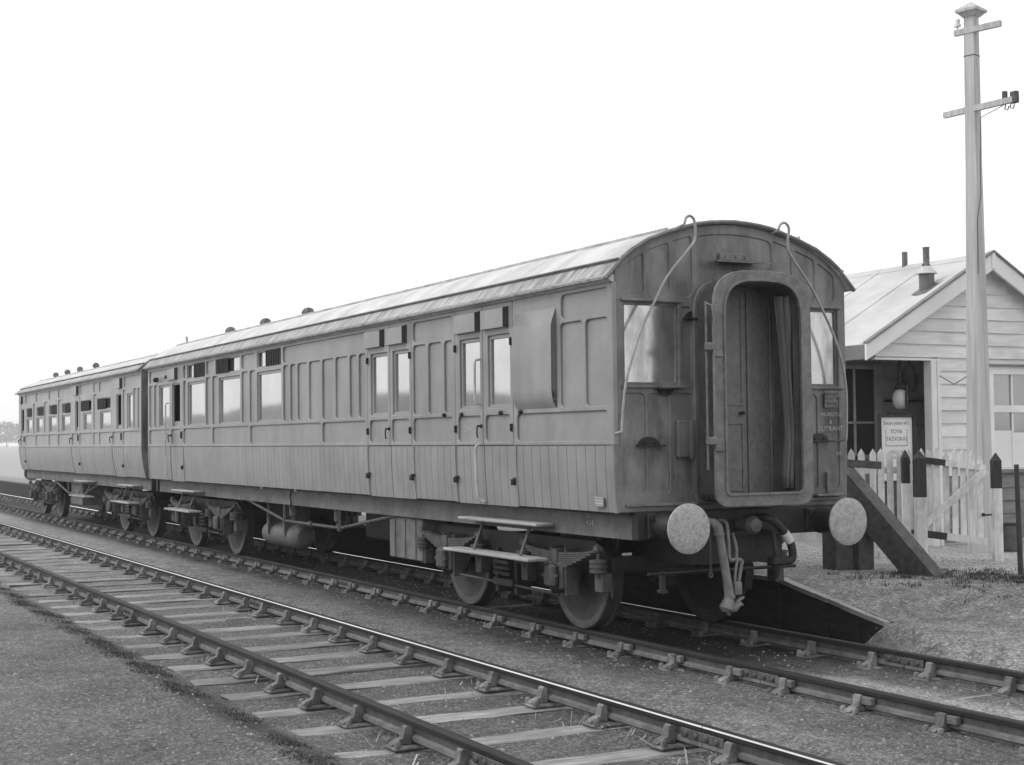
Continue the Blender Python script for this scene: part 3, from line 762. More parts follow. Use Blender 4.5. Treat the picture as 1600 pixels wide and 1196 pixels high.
def build_side(t, x0, x1, rows, doors, wins, opens, vents, hoods, paint, key, bat, board_w):
    """rows: {row: [(xa,xb)..]} panels; doors: list of (xa,xb). Everything given with xa<xb."""
    RZ = {'top': (ZT0, ZT1), 'mid': (ZM0, ZM1), 'waist': (ZW0, ZW1)}
    def in_door(a, b):
        for k, (p, q) in enumerate(doors):
            if a >= p-.02 and b <= q+.02: return k
        return None
    holes = {None: []}
    for k in range(len(doors)): holes[k] = []
    items = []
    for r, lst in rows.items():
        for (a, b) in lst:
            k = in_door(a, b); holes[k].append(rrect(a, b, *RZ[r], min(.05, (b-a)*.3))); items.append(('panel', k, a, b, *RZ[r]))
    for (a, b, c, d_) in wins: k = in_door(a, b); holes[k].append(rrect(a, b, c, d_, .018)); items.append(('win', k, a, b, c, d_))
    for (a, b, c, d_) in opens: k = in_door(a, b); holes[k].append(rrect(a, b, c, d_, .018)); items.append(('open', k, a, b, c, d_))
    for (a, b, c, d_, l0, l1) in vents: k = in_door(a, b); holes[k].append(rrect(a, b, c, d_, .01)); items.append(('vent', k, a, b, c, d_, l0, l1))
    # wall sheets between doors
    outer = []; cur = x1
    for (a, b) in sorted(doors): 
        if a-cur > .01: outer.append((cur, a-.006))
        cur = b+.006
    outer.append((cur, x0))
    wall = slab_xz([rrect(a, b, ZL, ZC, 0) for a, b in outer]+holes[None], .014, -(YW-.014), paint, 'side_wall', t, .006)
    # wall and cornice-height inner lining keeps the inside dark
    dobs = []
    for k, (a, b) in enumerate(doors):
        dobs.append(slab_xz([rrect(a, b, ZL+.002, ZC-.004, .004)]+holes[k], .0155, -(YW-.014), paint, 'door', t, .006))
    for it in items:
        par = wall if it[1] is None else dobs[it[1]]
        if it[0] == 'panel': panel(*it[2:6], par, paint)
        elif it[0] == 'win': window(*it[2:6], t if it[1] is None else par, paint)
        elif it[0] == 'open': droplight_open(*it[2:6], par, paint)
        else: louvre(*it[2:6], t, it[6], it[7], paint)
    for (a, b) in hoods:
        hood(a, b, ZT0-.01, ZT1+.01, t, paint)
    # matchboarding of the lower side
    backing(x1+.01, x0-.01, wall)
    for (a, b) in outer: boards(a, b, wall, paint, key, Z0, board_w)
    for k, (a, b) in enumerate(doors): boards(a, b, dobs[k], paint, key+'d', Z0-.012, board_w)
    for x in bat: batten(x, .040, wall, paint)
    return wall, dobs

# ---- near coach ----------------------------------------------------
X0, X1 = 0.0, -16.55
near = thing('railway_coach', 'nearer passenger coach with open gangway end and round buffers facing the camera', 'railway coach', ((X0+X1)/2, 0, 0), 'coaches standing on the line')
rowsN = {
 'top': [(-.91, -.08), (-4.30, -3.26), (-8.81, -5.72), (-10.74, -10.06), (-12.66, -12.20), (-14.06, -13.90), (-16.44, -15.05)],
 'mid': [(-.47, -.08), (-.93, -.515), (-3.47, -3.26), (-3.885, -3.53), (-4.30, -3.945), (-5.95, -5.72), (-6.255, -6.01), (-6.75, -6.315), (-7.235, -6.81), (-7.74, -7.30), (-8.20, -7.805), (-8.50, -8.265), (-8.80, -8.565),
         (-10.335, -10.06), (-10.73, -10.40), (-12.30, -12.0), (-12.67, -12.365), (-14.06, -13.88), (-16.07, -15.80), (-16.44, -16.13)],
 'waist': [(-1.80, -.10), (-2.485, -1.93), (-3.13, -2.585), (-4.30, -3.255), (-4.92, -4.41), (-5.60, -5.02), (-7.235, -5.72), (-10.32, -7.285), (-12.30, -10.375), (-14.06, -12.36), (-14.86, -14.20), (-16.44, -14.99)]}
doorsN = [(-2.53, -1.875), (-3.19, -2.54), (-4.965, -4.35), (-5.66, -4.975), (-14.92, -14.13)]
winsN = [(-2.42, -1.935, ZM0+.03, 2.885), (-3.08, -2.60, ZM0+.03, 2.885), (-4.885, -4.41, ZM0+.01, 2.875), (-5.56, -5.04, ZM0+.01, 2.875), (-9.98, -8.88, ZM0, 2.86), (-11.93, -10.81, ZM0, 2.86), (-13.78, -12.74, ZM0, 2.86), (-15.71, -14.98, ZM0, 2.88)]
opensN = [(-14.80, -14.27, ZM0, 2.88)]
ventsN = [(-9.98, -8.90, 2.925, 3.165, -9.60, -8.91), (-12.12, -10.83, 2.925, 3.165, -12.10, -11.42), (-13.82, -12.73, 2.925, 3.165, -13.42, -12.74)]
hoodsN = [(-2.485, -1.945), (-3.125, -2.575), (-4.985, -4.455), (-5.655, -5.12), (-14.96, -14.42)]
ro = shell(near, X0, X1, 3.81, M_ROOF, M_ROOFLOW, M_CORN, M_SIDE, M_END)
wallN, dN = build_side(near, X0, X1, rowsN, doorsN, winsN, opensN, ventsN, hoodsN, M_SIDE, 'n', (-.03, -1.845, -3.225, -4.315, -5.695, -14.10, -14.955, -16.51), .17)
for x, k in ((-1.895, 0), (-3.17, 1), (-4.37, 2), (-5.64, 3), (-14.15, 4)):
    for z in (1.95, 2.80 if k < 4 else 2.0): hinge(x, z, dN[k])
    low_hinge(x+(.02 if k in (0, 2, 4) else -.02), dN[k])
low_hinge(-4.33, dN[2])
for x, k in ((-2.575, 1), (-4.99, 3), (-14.87, 4)): door_handle(x, 1.975, dN[k])
for x, z, k in ((-3.02, 2.10, 1), (-2.12, 2.10, 0), (-3.45, 2.105, 1)): door_stop(x, z, dN[k])
door_stop(-1.70, 2.10, wallN)
# commode handle and grab rail on the guard's door; same at the far door
def grab(x, za, zb, parent, curved):
    mb = MB()
    if curved:
        pts = [(x, -YW, zb), (x, -YW-.05, zb-.012), (x, -YW-.062, zb-.05)] + [(x-.004, -YW-.062+tumble(zb-.05-(zb-.05-za-.06)*k/6), zb-.05-(zb-.05-za-.06)*k/6) for k in range(1, 7)] + [(x, -YW+tumble(za)-.04, za+.02), (x+.03, -YW+tumble(za), za)]
    else:
        pts = [(x, -YW+.0, zb), (x, -YW-.05, zb-.01), (x, -YW-.062, zb-.05), (x, -YW-.062, za+.05), (x, -YW-.05, za+.01), (x, -YW, za)]
    mb.tube(pts, .013, 8); mb.build('grab_rail', M_CORN, parent)
grab(-2.60, 2.20, 2.66, dN[1], False); grab(-2.60, 1.20, 1.79, dN[1], True)
grab(-15.02, 1.98, 2.55, wallN, False); grab(-15.02, 1.20, 1.96, wallN, True)
# guard's lookout (ducket) with a dark side light
d0 = .055; xa, xb = -1.80, -.985
dz = [3.06, 3.0, 2.93, 2.88, 2.60, 2.30, 2.22, 2.17, 2.125]
dd = [.002, .020, .046, d0, d0, d0, d0-.008, .030, .002]
mb = MB(); q = []
for z, k in zip(dz, dd): q += [(xa-.03, -YW+.004, z), (xa+.012, -YW-k, z), (xb-.022, -YW-k, z)]
mb.add(q, [(i*3+a, i*3+a+1, i*3+a+4, i*3+a+3) for i in range(len(dz)-1) for a in range(2)])
du = mb.build('lookout', M_SIDE, near, 60)
mb = MB(); q = []
for z, k in zip(dz, dd): q += [(xb-.022, -YW-k+.001, z), (xb-.006, -YW+.004, z)]
mb.add(q, [(i*2, i*2+1, i*2+3, i*2+2) for i in range(len(dz)-1)])
mb.build('lookout_glass', M_DGLASS, du, 0)
text('door_lettering', 'GUARD', .105, on_side(-2.87, -YW+.0215, 1.945), M_LETTER, dN[1])
mb = MB(); zz = 1.275; yy = -YW+tumble(zz)-.012
mb.box(-.345, -.195, yy-.008, yy+.004, zz-.045, zz+.045, .003); npl = mb.build('builder_plate', M_SIDE, near)
for zq, hh in ((zz+.035, .006), (zz-.036, .006), (zz+.012, .014), (zz-.014, .016)):
    mb = MB(); mb.box(-.335, -.205, yy-.0095, yy-.0075, zq-hh/2, zq+hh/2); mb.build('plate_line', M_LETTER, npl, 0)
for x, tx, z in ((-.78, '15', 1.125), (-.75, '4 3 8', 1.062)): text('frame_number', tx, .062, on_side(x, -1.1075, z), M_LETTER, near, False)
# marker lamp bracket on the far top panel, small white tail brackets on the solebar
mb = MB(); mb.lathe([(.045, 0), (.045, -.07), (.02, -.09)], (-15.79, -YW, 2.99), 'y', 10); mb.build('lamp_bracket', M_BLACK, near)
mb = MB(); mb.lathe([(.035, 0), (.035, -.06), (.02, -.07)], (-15.05, -YW, 3.01), 'y', 10); mb.build('lamp_bracket', M_BLACK, near)
for x in (-10.05, -8.55):
    mb = MB(); mb.box(x-.025, x+.025, -1.225, -1.19, 1.15, 1.215, .008); mb.build('clip', M_WHITE, near)

# ---- near coach: front end
def arch(y0, y1, zb, off, n=8):      # panel under the curve of the roof
    pts = [(y0, zb), (y1, zb)]
    for k in range(n+1):
        y = y1+(y0-y1)*k/n; pts.append((y, roof_z(y, 3.81)-off))
    return pts
def soften(poly, r=.03, seg=3):
    out = []; n = len(poly)
    for i in range(n):
        P = Vector(poly[i]); A = Vector(poly[i-1]); B = Vector(poly[(i+1) % n])
        a = (A-P); b = (B-P)
        ang = a.angle(b) if a.length > 1e-6 and b.length > 1e-6 else PI
        if ang > 2.6: out.append(tuple(P)); continue
        ra = min(r, a.length*.45); rb = min(r, b.length*.45)
        p0 = P+a.normalized()*ra; p1 = P+b.normalized()*rb
        for k in range(seg+1):
            t = k/seg; q = p0*(1-t)**2+P*2*t*(1-t)+p1*t*t; out.append(tuple(q))
    return out
def end_wall(t, xe, s, detail):
    out = [(-YW, ZL), (-YW, 3.21)] + [(y, roof_z(y, 3.81)-.035) for y in RY if abs(y) < 1.29] + [(YW, 3.21), (YW, ZL)]
    low = [(YW-tumble(ZL-(ZL-Z0)*k/6), ZL-(ZL-Z0)*k/6) for k in range(1, 7)] 
    out = out + low + [(-y, z) for y, z in reversed(low)]
    holes = []; pans = []
    if detail:
        for sg in (-1, 1):
            for (a, b) in ((.97, 1.17), (.70, .94), (.455, .67)):
                if sg < 0: y0, y1 = -b, -a
                else: y0, y1 = a, b
                h = soften(arch(y0, y1, 3.09, .115, 4), .075, 4); holes.append(h); pans.append((y0, y1, 3.09, 3.75))
            # window openings
            y0, y1 = (-1.185, -.61) if sg < 0 else (.61, 1.205)
            holes.append(rrect(y0, y1, 2.30, 3.03, .012))
            for (a, b) in (((.97, 1.20), (.72, .94)) ):
                y0, y1 = (-b, -a) if sg < 0 else (a, b)
                holes.append(rrect(y0, y1, 1.34, 2.225, .05)); pans.append((y0, y1, 1.34, 2.225))
            y0, y1 = (-.69, -.475) if sg < 0 else (.475, .69)
            holes.append(rrect(y0, y1, 1.34, 2.225, .03)); pans.append((y0, y1, 1.34, 2.225))
            y0, y1 = (-.575, -.475) if sg < 0 else (.475, .575)
            holes.append(rrect(y0, y1, 2.34, 3.0, .01)); pans.append((y0, y1, 2.34, 3.0))
        holes.append(soften([(-.41, 3.36), (.44, 3.36)]+[(.44-.85*k/6, roof_z(.44-.85*k/6, 3.81)-.13) for k in range(7)], .07, 4)); pans.append((-.41, .44, 3.36, 3.74))
        holes.append(rrect(-.40, .40, 1.24, 3.18, .1))          # doorway
    ew = slab_yz([out]+holes, .015, xe-s*.015, M_END, 'end_wall', t, .006)
    for (a, b, c, d_) in pans:
        if d_ > 3.7:
            slab_yz([arch(a-.012, b+.012, c-.012, .10, 6)], .005, xe-s*.019, M_END, 'panel', ew, .001); continue
        mb = MB(); mb.box(min(xe-s*.014, xe-s*.024), max(xe-s*.014, xe-s*.024), a-.01, b+.01, c-.01, min(d_, min(roof_z(a, 3.81), roof_z(b, 3.81))-.05)+.01)
        mb.build('panel', M_END, ew, 0)
    if detail:
        for sg in (-1, 1):
            y0, y1 = (-1.185, -.61) if sg < 0 else (.61, 1.205)
            f = slab_yz([rrect(y0-.012, y1+.012, 2.288, 3.042, .01), rrect(y0+.022, y1-.022, 2.325, 3.005, .01)], .012, xe-.034, M_END, 'end_window', t)
            mb = MB(); mb.box(xe-.044, xe-.038, y0+.01, y1-.01, 2.31, 3.02); mb.build('pane', M_ENDGL, f, 0)
            mb = MB(); mb.box(xe-.01, xe+.03, y0-.03, y1+.03, 3.035, 3.06, .005); mb.build('drip_moulding', M_END, f)
            mb = MB(); mb.box(xe-.01, xe+.025, y0-.03, y1+.06, 2.272, 2.296, .005); mb.build('sill', M_END, f)
    return ew
ew = end_wall(near, X0, 1, True)
end_wall(near, X1, -1, False)
# corner pillar strip where side meets end
mb = MB(); mb.box(-.012, .006, -YW-.004, -YW+.04, ZL, 3.205, .004); mb.build('corner_post', M_SIDE, near)
# gangway: bellows, face plate, doorway with door and curtain
def gang_outline(hw, zb, zs, zt, rb, n=14):
    pts = []
    for k in range(5): t = math.radians(180+90*k/4); pts.append((-hw+rb+rb*math.cos(t), zb+rb+rb*math.sin(t)))
    for k in range(5): t = math.radians(270+90*k/4); pts.append((hw-rb+rb*math.cos(t), zb+rb+rb*math.sin(t)))
    for k in range(n+1):
        t = PI*k/n; c, s = math.cos(t), math.sin(t); e = .62
        pts.append((hw*math.copysign(abs(c)**e, c), zs+(zt-zs)*abs(s)**e))
    return pts
gw = bpy.data.objects.new('gangway', None); COL.objects.link(gw); gw.parent = near; gw.matrix_parent_inverse = Matrix.Translation(-near.location)
slab_yz([gang_outline(.535, 1.225, 2.90, 3.305, .12), gang_outline(.420, 1.335, 2.84, 3.215, .05)], .016, .415, M_GANG, 'face_plate', gw, .005)
slab_yz([gang_outline(.435, 1.320, 2.85, 3.228, .055), gang_outline(.412, 1.343, 2.84, 3.208, .05)], .010, .436, M_GANG, 'inner_lip', gw, .003)
# folded bellows
mb = MB(); xs = [0.0, .035, .07, .105, .14, .175, .21, .245, .28, .315, .35, .385, .40]; n = None
for k, x in enumerate(xs):
    dlt = 0.045 if k % 2 else 0.0
    ring = gang_outline(.45-dlt*.8, 1.26+dlt*.5, 2.85, 3.24-dlt, .08)
    n = len(ring); mb.add([(x, a, b) for a, b in ring], [])
for k in range(len(xs)-1):
    for a in range(n): mb.f.append([k*n+a, k*n+(a+1) % n, (k+1)*n+(a+1) % n, (k+1)*n+a]); mb.m.append(0)
mb.build('bellows', M_BELL, gw, 25)
# fixed surround of the bellows on the end wall
slab_yz([gang_outline(.475, 1.24, 2.86, 3.27, .06), gang_outline(.42, 1.30, 2.84, 3.20, .06)], .02, .02, M_END, 'bellows_surround', gw, .008)
# door leaf inside, hinged panels
mb = MB(); mb.box(-.055, -.02, -.40, .14, 1.26, 3.20, .004); gd = mb.build('gangway_door', M_GDOOR, gw)
for (a, b, c, d_) in ((-.36, .10, 2.12, 3.12), (-.36, .10, 1.34, 1.97)):
    f = slab_yz([rrect(a, b, c, d_, .012), rrect(a+.022, b-.022, c+.022, d_-.022, .008)], .006, -.014, M_GDOOR, 'door_moulding', gd, .003)
mb = MB(); mb.box(-.055, -.03, .15, .42, 1.26, 3.20, .004); mb.box(-.03, -.012, .15, .185, 1.26, 3.2, .003); mb.build('doorway_lining', M_GDOOR, gw)
mb = MB(); mb.lathe([(.012, 0), (.012, .04), (.02, .045), (.02, .06)], (-.02, .06, 2.05), 'x', 10); mb.build('door_knob', M_BLACK, gd)
mb = MB()       # tied-back curtain on the right of the opening
n = 18; vs = []
for k in range(13):
    z = 3.10-(3.10-1.37)*k/12
    wdt = .15-.08*sstep(3.1, 2.2, z)+.03*sstep(1.9, 1.4, z)
    for a in range(n):
        u = a/(n-1); vs.append((.26+.035*math.sin(u*PI*5+z*1.1)+.04*u, .41-wdt*(1-u)-.01*math.sin(z*6), z))
mb.add(vs, [(k*n+a, k*n+a+1, (k+1)*n+a+1, (k+1)*n+a) for k in range(12) for a in range(n-1)])
cu = mb.build('curtain', M_CURT, gw, 80); sm = cu.modifiers.new('s', 'SOLIDIFY'); sm.thickness = .006
mb = MB(); mb.box(0, .40, -.42, .42, 1.285, 1.31); mb.build('fall_plate', M_BLACK, gw)
# clamping bars down the left of the face plate
mb = MB()
for (y, x, za, zb_) in ((-.575, .375, 1.55, 3.02), (-.545, .445, 1.95, 2.75)):
    mb.tube([(x, y, za), (x, y, zb_)], .011, 8)
for z in (2.62, 1.80):
    mb.box(.37, .452, -.60, -.53, z-.035, z+.035, .01); mb.box(.43, .455, -.54, -.45, z-.09, z-.04, .006)
mb.tube([(.38, -.575, 3.0), (.43, -.55, 2.98), (.45, -.535, 2.8)], .010, 6)
mb.build('clamp_bar', M_GANG, gw)
# lamp brackets and steps on the end: half-round plate on a ledge
def half_bracket(y, z, r, parent, down=False, ledge=.06):
    mb = MB(); pts = []
    for k in range(13):
        t = PI*k/12; pts.append((y+r*math.cos(t), z+(-1 if down else 1)*r*.72*math.sin(t)))
    mb.prism(pts, 'x', 0.0, .016); mb.box(.0, ledge, y-r-.02, y+r+.04, z-.007, z+.007, .003)
    for a in (-.5, .5): mb.lathe([(.012, .016), (.012, .026)], (0, y+r*a, z+(-1 if down else 1)*r*.25), 'x', 8)
    mb.build('lamp_bracket', M_BLACK, parent)
half_bracket(-.44, 2.895, .105, near); half_bracket(-.76, 2.268, .085, near, True); half_bracket(-.945, 1.765, .11, near); half_bracket(.95, 1.785, .105, near)
mb = MB(); mb.add([(0, -.20, 3.425), (0, .24, 3.425), (.17, .31, 3.405), (.17, -.29, 3.405), (0, -.20, 3.44), (0, .24, 3.44), (.17, .31, 3.42), (.17, -.29, 3.42)], [(0, 3, 2, 1), (4, 5, 6, 7), (0, 1, 5, 4), (1, 2, 6, 5), (2, 3, 7, 6), (3, 0, 4, 7)])
mb.box(0, .02, -.16, .18, 3.44, 3.51, .006)
for y in (-.10, .02, .12): mb.lathe([(.012, .02), (.012, .032)], (0, y, 3.475), 'x', 8)
mb.build('end_step', M_GANG, near)
mb = MB(); mb.box(.0, .05, -.66, -.50, 1.66, 1.99, .006); mb.box(.0, .062, -.535, -.495, 1.64, 1.99, .004); mb.build('junction_box', M_END, near)
# number plate and lettering right of the gangway
mb = MB(); mb.box(0, .012, 1.025, 1.185, 2.10, 2.265, .004); pl = mb.build('notice_plate', M_GANG, near)
for k, tx in enumerate(('IXVOAV', 'TU OT TU', 'IAVOX')): text('plate_lettering', tx, .042, on_end(.0135, 1.105, 2.225-.043*k), M_BLACK, pl, False)
for tx, z, sz in (('INUREETUJ', 2.035, .052), ('&', 1.965, .052), ('SUTRAHT', 1.90, .066)): text('end_lettering', tx, sz, on_end(.0025, 1.10, z), M_LETTER, near, False)
text('end_lettering', 'OO', .04, on_end(.0025, 1.19, 1.665), M_LETTER, near, False)
mb = MB(); mb.box(0, .02, 1.03, 1.06, 1.30, 1.50, .003); mb.box(0, .10, .85, 1.20, 1.275, 1.295, .004); mb.build('foot_iron', M_GANG, near)
for ya in (-1.19, .45): mb = MB(); mb.box(-.01, .035, ya, ya+.74, 1.235, 1.262, .004); mb.build('end_sill', M_GANG, near)
# curved end handrails hooked over the roof
def rail_from(pts, x, nm='end_handrail', r=.0125):
    P = [Vector((x, a, b)) for a, b in pts]; Q = []
    for i in range(len(P)-1):
        p0 = P[max(i-1, 0)]; p1 = P[i]; p2 = P[i+1]; p3 = P[min(i+2, len(P)-1)]
        for k in range(4):
            t = k/4; Q.append(.5*((2*p1)+(p2-p0)*t+(2*p0-5*p1+4*p2-p3)*t*t+(3*p1-p0-3*p2+p3)*t**3))
    Q.append(P[-1]); mb = MB(); mb.tube(Q, r, 8); return mb.build(nm, M_WIRE, near)
L = [(-.60, 3.74), (-.585, 3.785), (-.54, 3.805), (-.495, 3.76), (-.49, 3.62), (-.54, 3.53), (-.79, 3.26), (-.94, 3.01), (-1.07, 2.79), (-1.17, 2.54), (-1.24, 2.30), (-1.275, 2.04), (-1.285, 1.89)]
rail_from(L, .11); rail_from([(.44, 3.74), (.46, 3.785), (.515, 3.805), (.56, 3.75), (.54, 3.61), (.58, 3.5), (.80, 3.23), (.96, 2.97), (1.08, 2.74), (1.16, 2.51), (1.20, 2.26), (1.20, 2.03), (1.19, 1.8)], .11)
for (y, z) in ((-1.285, 1.89), (1.19, 1.80), (-.60, 3.73), (.44, 3.73)): mb = MB(); mb.tube([(.11, y, z), (-.02, y, z-.02)], .012, 8); mb.build('handrail_bracket', M_WIRE, near)
for y in (-.55, .5): 
    mb = MB(); mb.tube([(X1-.05, y, 3.74), (X1-.08, y, 3.86), (X1-.11, y+.03, 3.84), (X1-.11, y+.03, 3.6)], .012, 6); mb.build('end_handrail', M_WIRE, near)
# buffers
def buffer(t, x, y, z, s, R=.215, L=.42):
    b = MB(); b.box(min(x, x+s*.03), max(x, x+s*.03), y-.165, y+.165, z-.105, z+.115, .012)
    for a in (-1, 1):
        for c in (-1, 1): b.lathe([(.02, s*.03), (.02, s*.048)], (x, y+a*.13, z+c*.075), 'x', 6)
    b.lathe([(.125, s*.03), (.115, s*.06), (.105, s*.18), (.10, s*.215), (.085, s*.22)], (x, y, z), 'x', 20)
    b.lathe([(.062, s*.2), (.062, s*(L-.02))], (x, y, z), 'x', 16)
    bo = b.build('buffer', M_BLACK, t)
    b = MB(); b.lathe([(.05, s*(L-.06)), (.08, s*(L-.03)), (R, s*(L-.008)), (R, s*(L+.006)), (R*.93, s*(L+.016)), (R*.6, s*(L+.026)), (R*.2, s*(L+.030))], (x, y, z), 'x', 40)
    b.build('buffer_head', M_BUFF, bo, 50)
for y in (-.868, .868): buffer(near, .085, y, 1.058, 1, L=.405)
# hoses, draw hook, chain
mb = MB(); X = .28
mb.tube([(.08, -.50, 1.09), (X-.08, -.47, 1.095), (X-.02, -.445, 1.085), (X, -.42, 1.05), (X, -.405, 1.0)], [.03, .034, .04, .044, .042], 12)
mb.tube([(X, -.405, 1.0), (X, -.385, .9), (X, -.345, .68), (X, -.305, .44)], [.036, .036, .038, .043], 12)
mb.lathe([(.046, -.012), (.046, .012)], (X, -.402, .985), 'z', 12); mb.lathe([(.05, -.012), (.05, .012)], (X, -.303, .435), 'z', 12)
mb.build('steam_heat_hose', M_PIPE, near)
mb = MB(); mb.tube([(X, -.303, .43), (X, -.32, .37), (X, -.345, .33), (X, -.35, .30)], [.04, .06, .062, .03], 12)
mb.tube([(X, -.33, .34), (X+.02, -.26, .33), (X+.02, -.20, .37), (X+.02, -.18, .35)], [.05, .035, .02, .012], 10); mb.tube([(X+.01, -.26, .36), (X+.02, -.20, .41), (X+.02, -.165, .42)], [.02, .016, .012], 8)
mb.tube([(X, -.32, .29), (X, -.31, .27)], [.02, .012], 8)
mb.build('hose_coupling', M_PIPE, near)
mb = MB(); mb.pipe([(.09, -.27, 1.09), (.22, -.28, 1.07), (X-.02, -.29, .9), (X-.02, -.28, .76), (X-.02, -.21, .755), (X, -.165, .74), (X, -.175, .68), (X, -.205, .54)], .016, 8)
mb.pipe([(.2, -.2, .98), (X-.03, -.2, .86), (X-.03, -.2, .77), (X, -.215, .74), (X, -.235, .66), (X, -.245, .55)], .014, 8)
mb.box(X-.03, X+.03, -.26, -.18, .44, .56, .012); mb.build('brake_pipe', M_PIPE, near)
mb = MB(); mb.lathe([(.05, 0), (.06, .05), (.06, .16), (.075, .17), (.085, .22), (.06, .27), (.02, .285)], (.08, -.05, 1.05), 'x', 20); mb.build('draw_hook', M_IRON, near)
mb = MB(); mb.pipe([(.09, .10, 1.10), (.22, .12, 1.115), (X, .18, 1.085), (X, .25, 1.03), (X, .31, .97)], .038, 12); mb.pipe([(X, .375, .885), (X, .398, .80), (X, .395, .74), (X-.01, .365, .715), (X-.03, .32, .72)], .038, 12)
mb.build('vacuum_hose', M_BLACK, near)
mb = MB(); mb.tube([(X, .31, .97), (X, .345, .93), (X, .375, .885)], .042, 12); mb.build('hose_wrap', M_WRAP, near)
mb = MB(); mb.pipe([(.10, .20, .98), (.2, .24, .95), (X-.06, .25, .86), (X-.04, .26, .74)], .026, 10); mb.box(X-.10, X+.02, .18, .32, .68, .76, .015); mb.tube([(X-.04, .25, .68), (X-.04, .245, .60), (X-.04, .245, .56)], [.045, .03, .018], 10)
mb.build('hose_dummy', M_BLACK, near)
mb = MB(); k = 0; z = .985
while z > .64:
    a = 0 if k % 2 else PI/2; pts = []
    for q in range(9):
        t = 2*PI*q/8; r = .009*math.cos(t); pts.append((X-.02+r*math.sin(a), -.485+r*math.cos(a), z-.017+.017*math.sin(t)))
    mb.tube(pts, .0035, 5, False); z -= .026; k += 1
mb.tube([(X-.02, -.485+.022*math.cos(2*PI*q/8), .63+.022*math.sin(2*PI*q/8)) for q in range(9)], .006, 6, False)
mb.build('safety_chain', M_IRON, near)
mb = MB(); mb.tube([(-.6, -.6, .62), (.06, -.25, .66)], .012, 6); mb.tube([(.05, -1.0, .645), (.06, .6, .645)], .016, 6); mb.tube([(.0, -.82, .66), (.0, -.82, .50)], .03, 8); mb.box(-.04, .04, -.86, -.78, .46, .5, .01); mb.build('brake_rigging', M_BLACK, near)
mb = MB(); mb.box(-.9, .0, -.5, .5, .70, .95); mb.build('draw_gear', M_BLACK, near)

underframe(near, X0, X1, None, True)
bogie(near, -2.69, 2.48); bogie(near, -13.86, 2.40)
steps(near, -3.25, -1.42); steps(near, -14.95, -13.42)
# truss rods, queen posts, gas tank, battery box, dynamo
mb = MB(); mb.tube([(-11.2, -1.06, .95), (-9.43, -1.06, .70), (-7.22, -1.06, .70), (-5.30, -1.06, .95)], .022, 8)
for x in (-9.43, -7.22): mb.tube([(x, -1.06, .70), (x, -1.06, .95)], .026, 8); mb.lathe([(.045, .66), (.045, .74)], (x, -1.06, 0), 'z', 8)
mb.lathe([(.04, -.06), (.04, .06)], (-8.35, -1.06, .70), 'x', 8)
mb.build('truss_rod', M_IRON, near)
mb = MB(); mb.tube([(-11.2, 1.06, .95), (-9.43, 1.06, .70), (-7.22, 1.06, .70), (-5.30, 1.06, .95)], .022, 8); mb.build('truss_rod', M_IRON, near)
for x in (-9.25, -7.45):
    mb = MB(); mb.lathe([(.08, .95), (.08, .78), (.05, .76), (.05, .70)], (x, -.98, 0), 'z', 12); mb.build('vacuum_pot', M_IRON, near)
mb = MB(); prof = [(.03, -.80), (.12, -.78), (.17, -.72), (.185, -.62), (.185, .62), (.17, .72), (.12, .78), (.03, .80)]
mb.lathe(prof, (-10.25, -.74, .45), 'x', 24)
mb.box(-10.6, -10.55, -.95, -.55, .45, .95); mb.box(-9.85, -9.8, -.95, -.55, .45, .95); mb.build('gas_cylinder', M_TANK, near)
mb = MB(); mb.tube([(-10.55, -.92, .62), (-10.5, -.95, .75), (-10.4, -.95, .9)], .03, 8); mb.build('cylinder_valve', M_IRON, near)
mb = MB(); mb.box(-5.58, -4.62, -1.06, -.45, .44, .93, .012); bb = mb.build('battery_box', M_STEEL, near)
for x in (-5.40, -5.1, -4.80):
    mb = MB(); mb.box(x-.02, x+.02, -1.075, -1.055, .46, .91, .004); mb.build('box_batten', M_STEEL, bb)
mb = MB(); mb.box(-8.0, -7.0, -.4, .4, .50, .93, .03); mb.build('vacuum_cylinder', M_BLACK, near)
mb = MB(); mb.lathe([(.02, -.4), (.22, -.38), (.22, .38), (.02, .4)], (-6.3, .2, .68), 'x', 18); mb.build('dynamo', M_BLACK, near)
mb = MB(); mb.tube([(-9.0, -1.115, 1.17), (-9.02, -1.13, 1.05), (-8.97, -1.13, .98), (-9.02, -1.12, .9), (-8.98, -1.11, .86)], .012, 6); mb.build('drain_pipe', M_BLACK, near)
for x in (-11.38, -13.54, -15.6): torpedo(near, x, .0, 3.815, 1.0)

# ---- far coach -----------------------------------------------------
F0, F1 = -17.06, -31.0
TUM = .09
far = thing('railway_coach', 'farther passenger coach coupled behind, with row of vent-topped windows', 'railway coach', ((F0+F1)/2, 0, 0), 'coaches standing on the line')
rowsF = {
 'top': [(-18.50, -17.15), (-20.80, -19.65), (-21.37, -20.86), (-22.85, -21.43), (-25.37, -23.85), (-26.60, -25.43), (-28.40, -26.67), (-29.95, -28.47)],
 'mid': [(-17.36, -17.16), (-17.70, -17.42), (-18.60, -18.30), (-21.36, -21.05), (-22.83, -22.76), (-25.36, -24.97), (-27.2, -26.66), (-28.76, -28.47)],
 'waist': [(-18.60, -17.15), (-19.52, -18.70), (-20.80, -19.65), (-21.37, -20.86), (-22.85, -21.43), (-23.70, -22.95), (-25.37, -23.83), (-26.60, -25.43), (-28.40, -26.67), (-29.95, -28.47), (-30.72, -30.06)]}
doorsF = [(-19.58, -18.65), (-23.76, -22.90), (-30.78, -30.0)]
winsF = [(-18.23, -17.76, ZM0, 2.82)]
ventsF = []
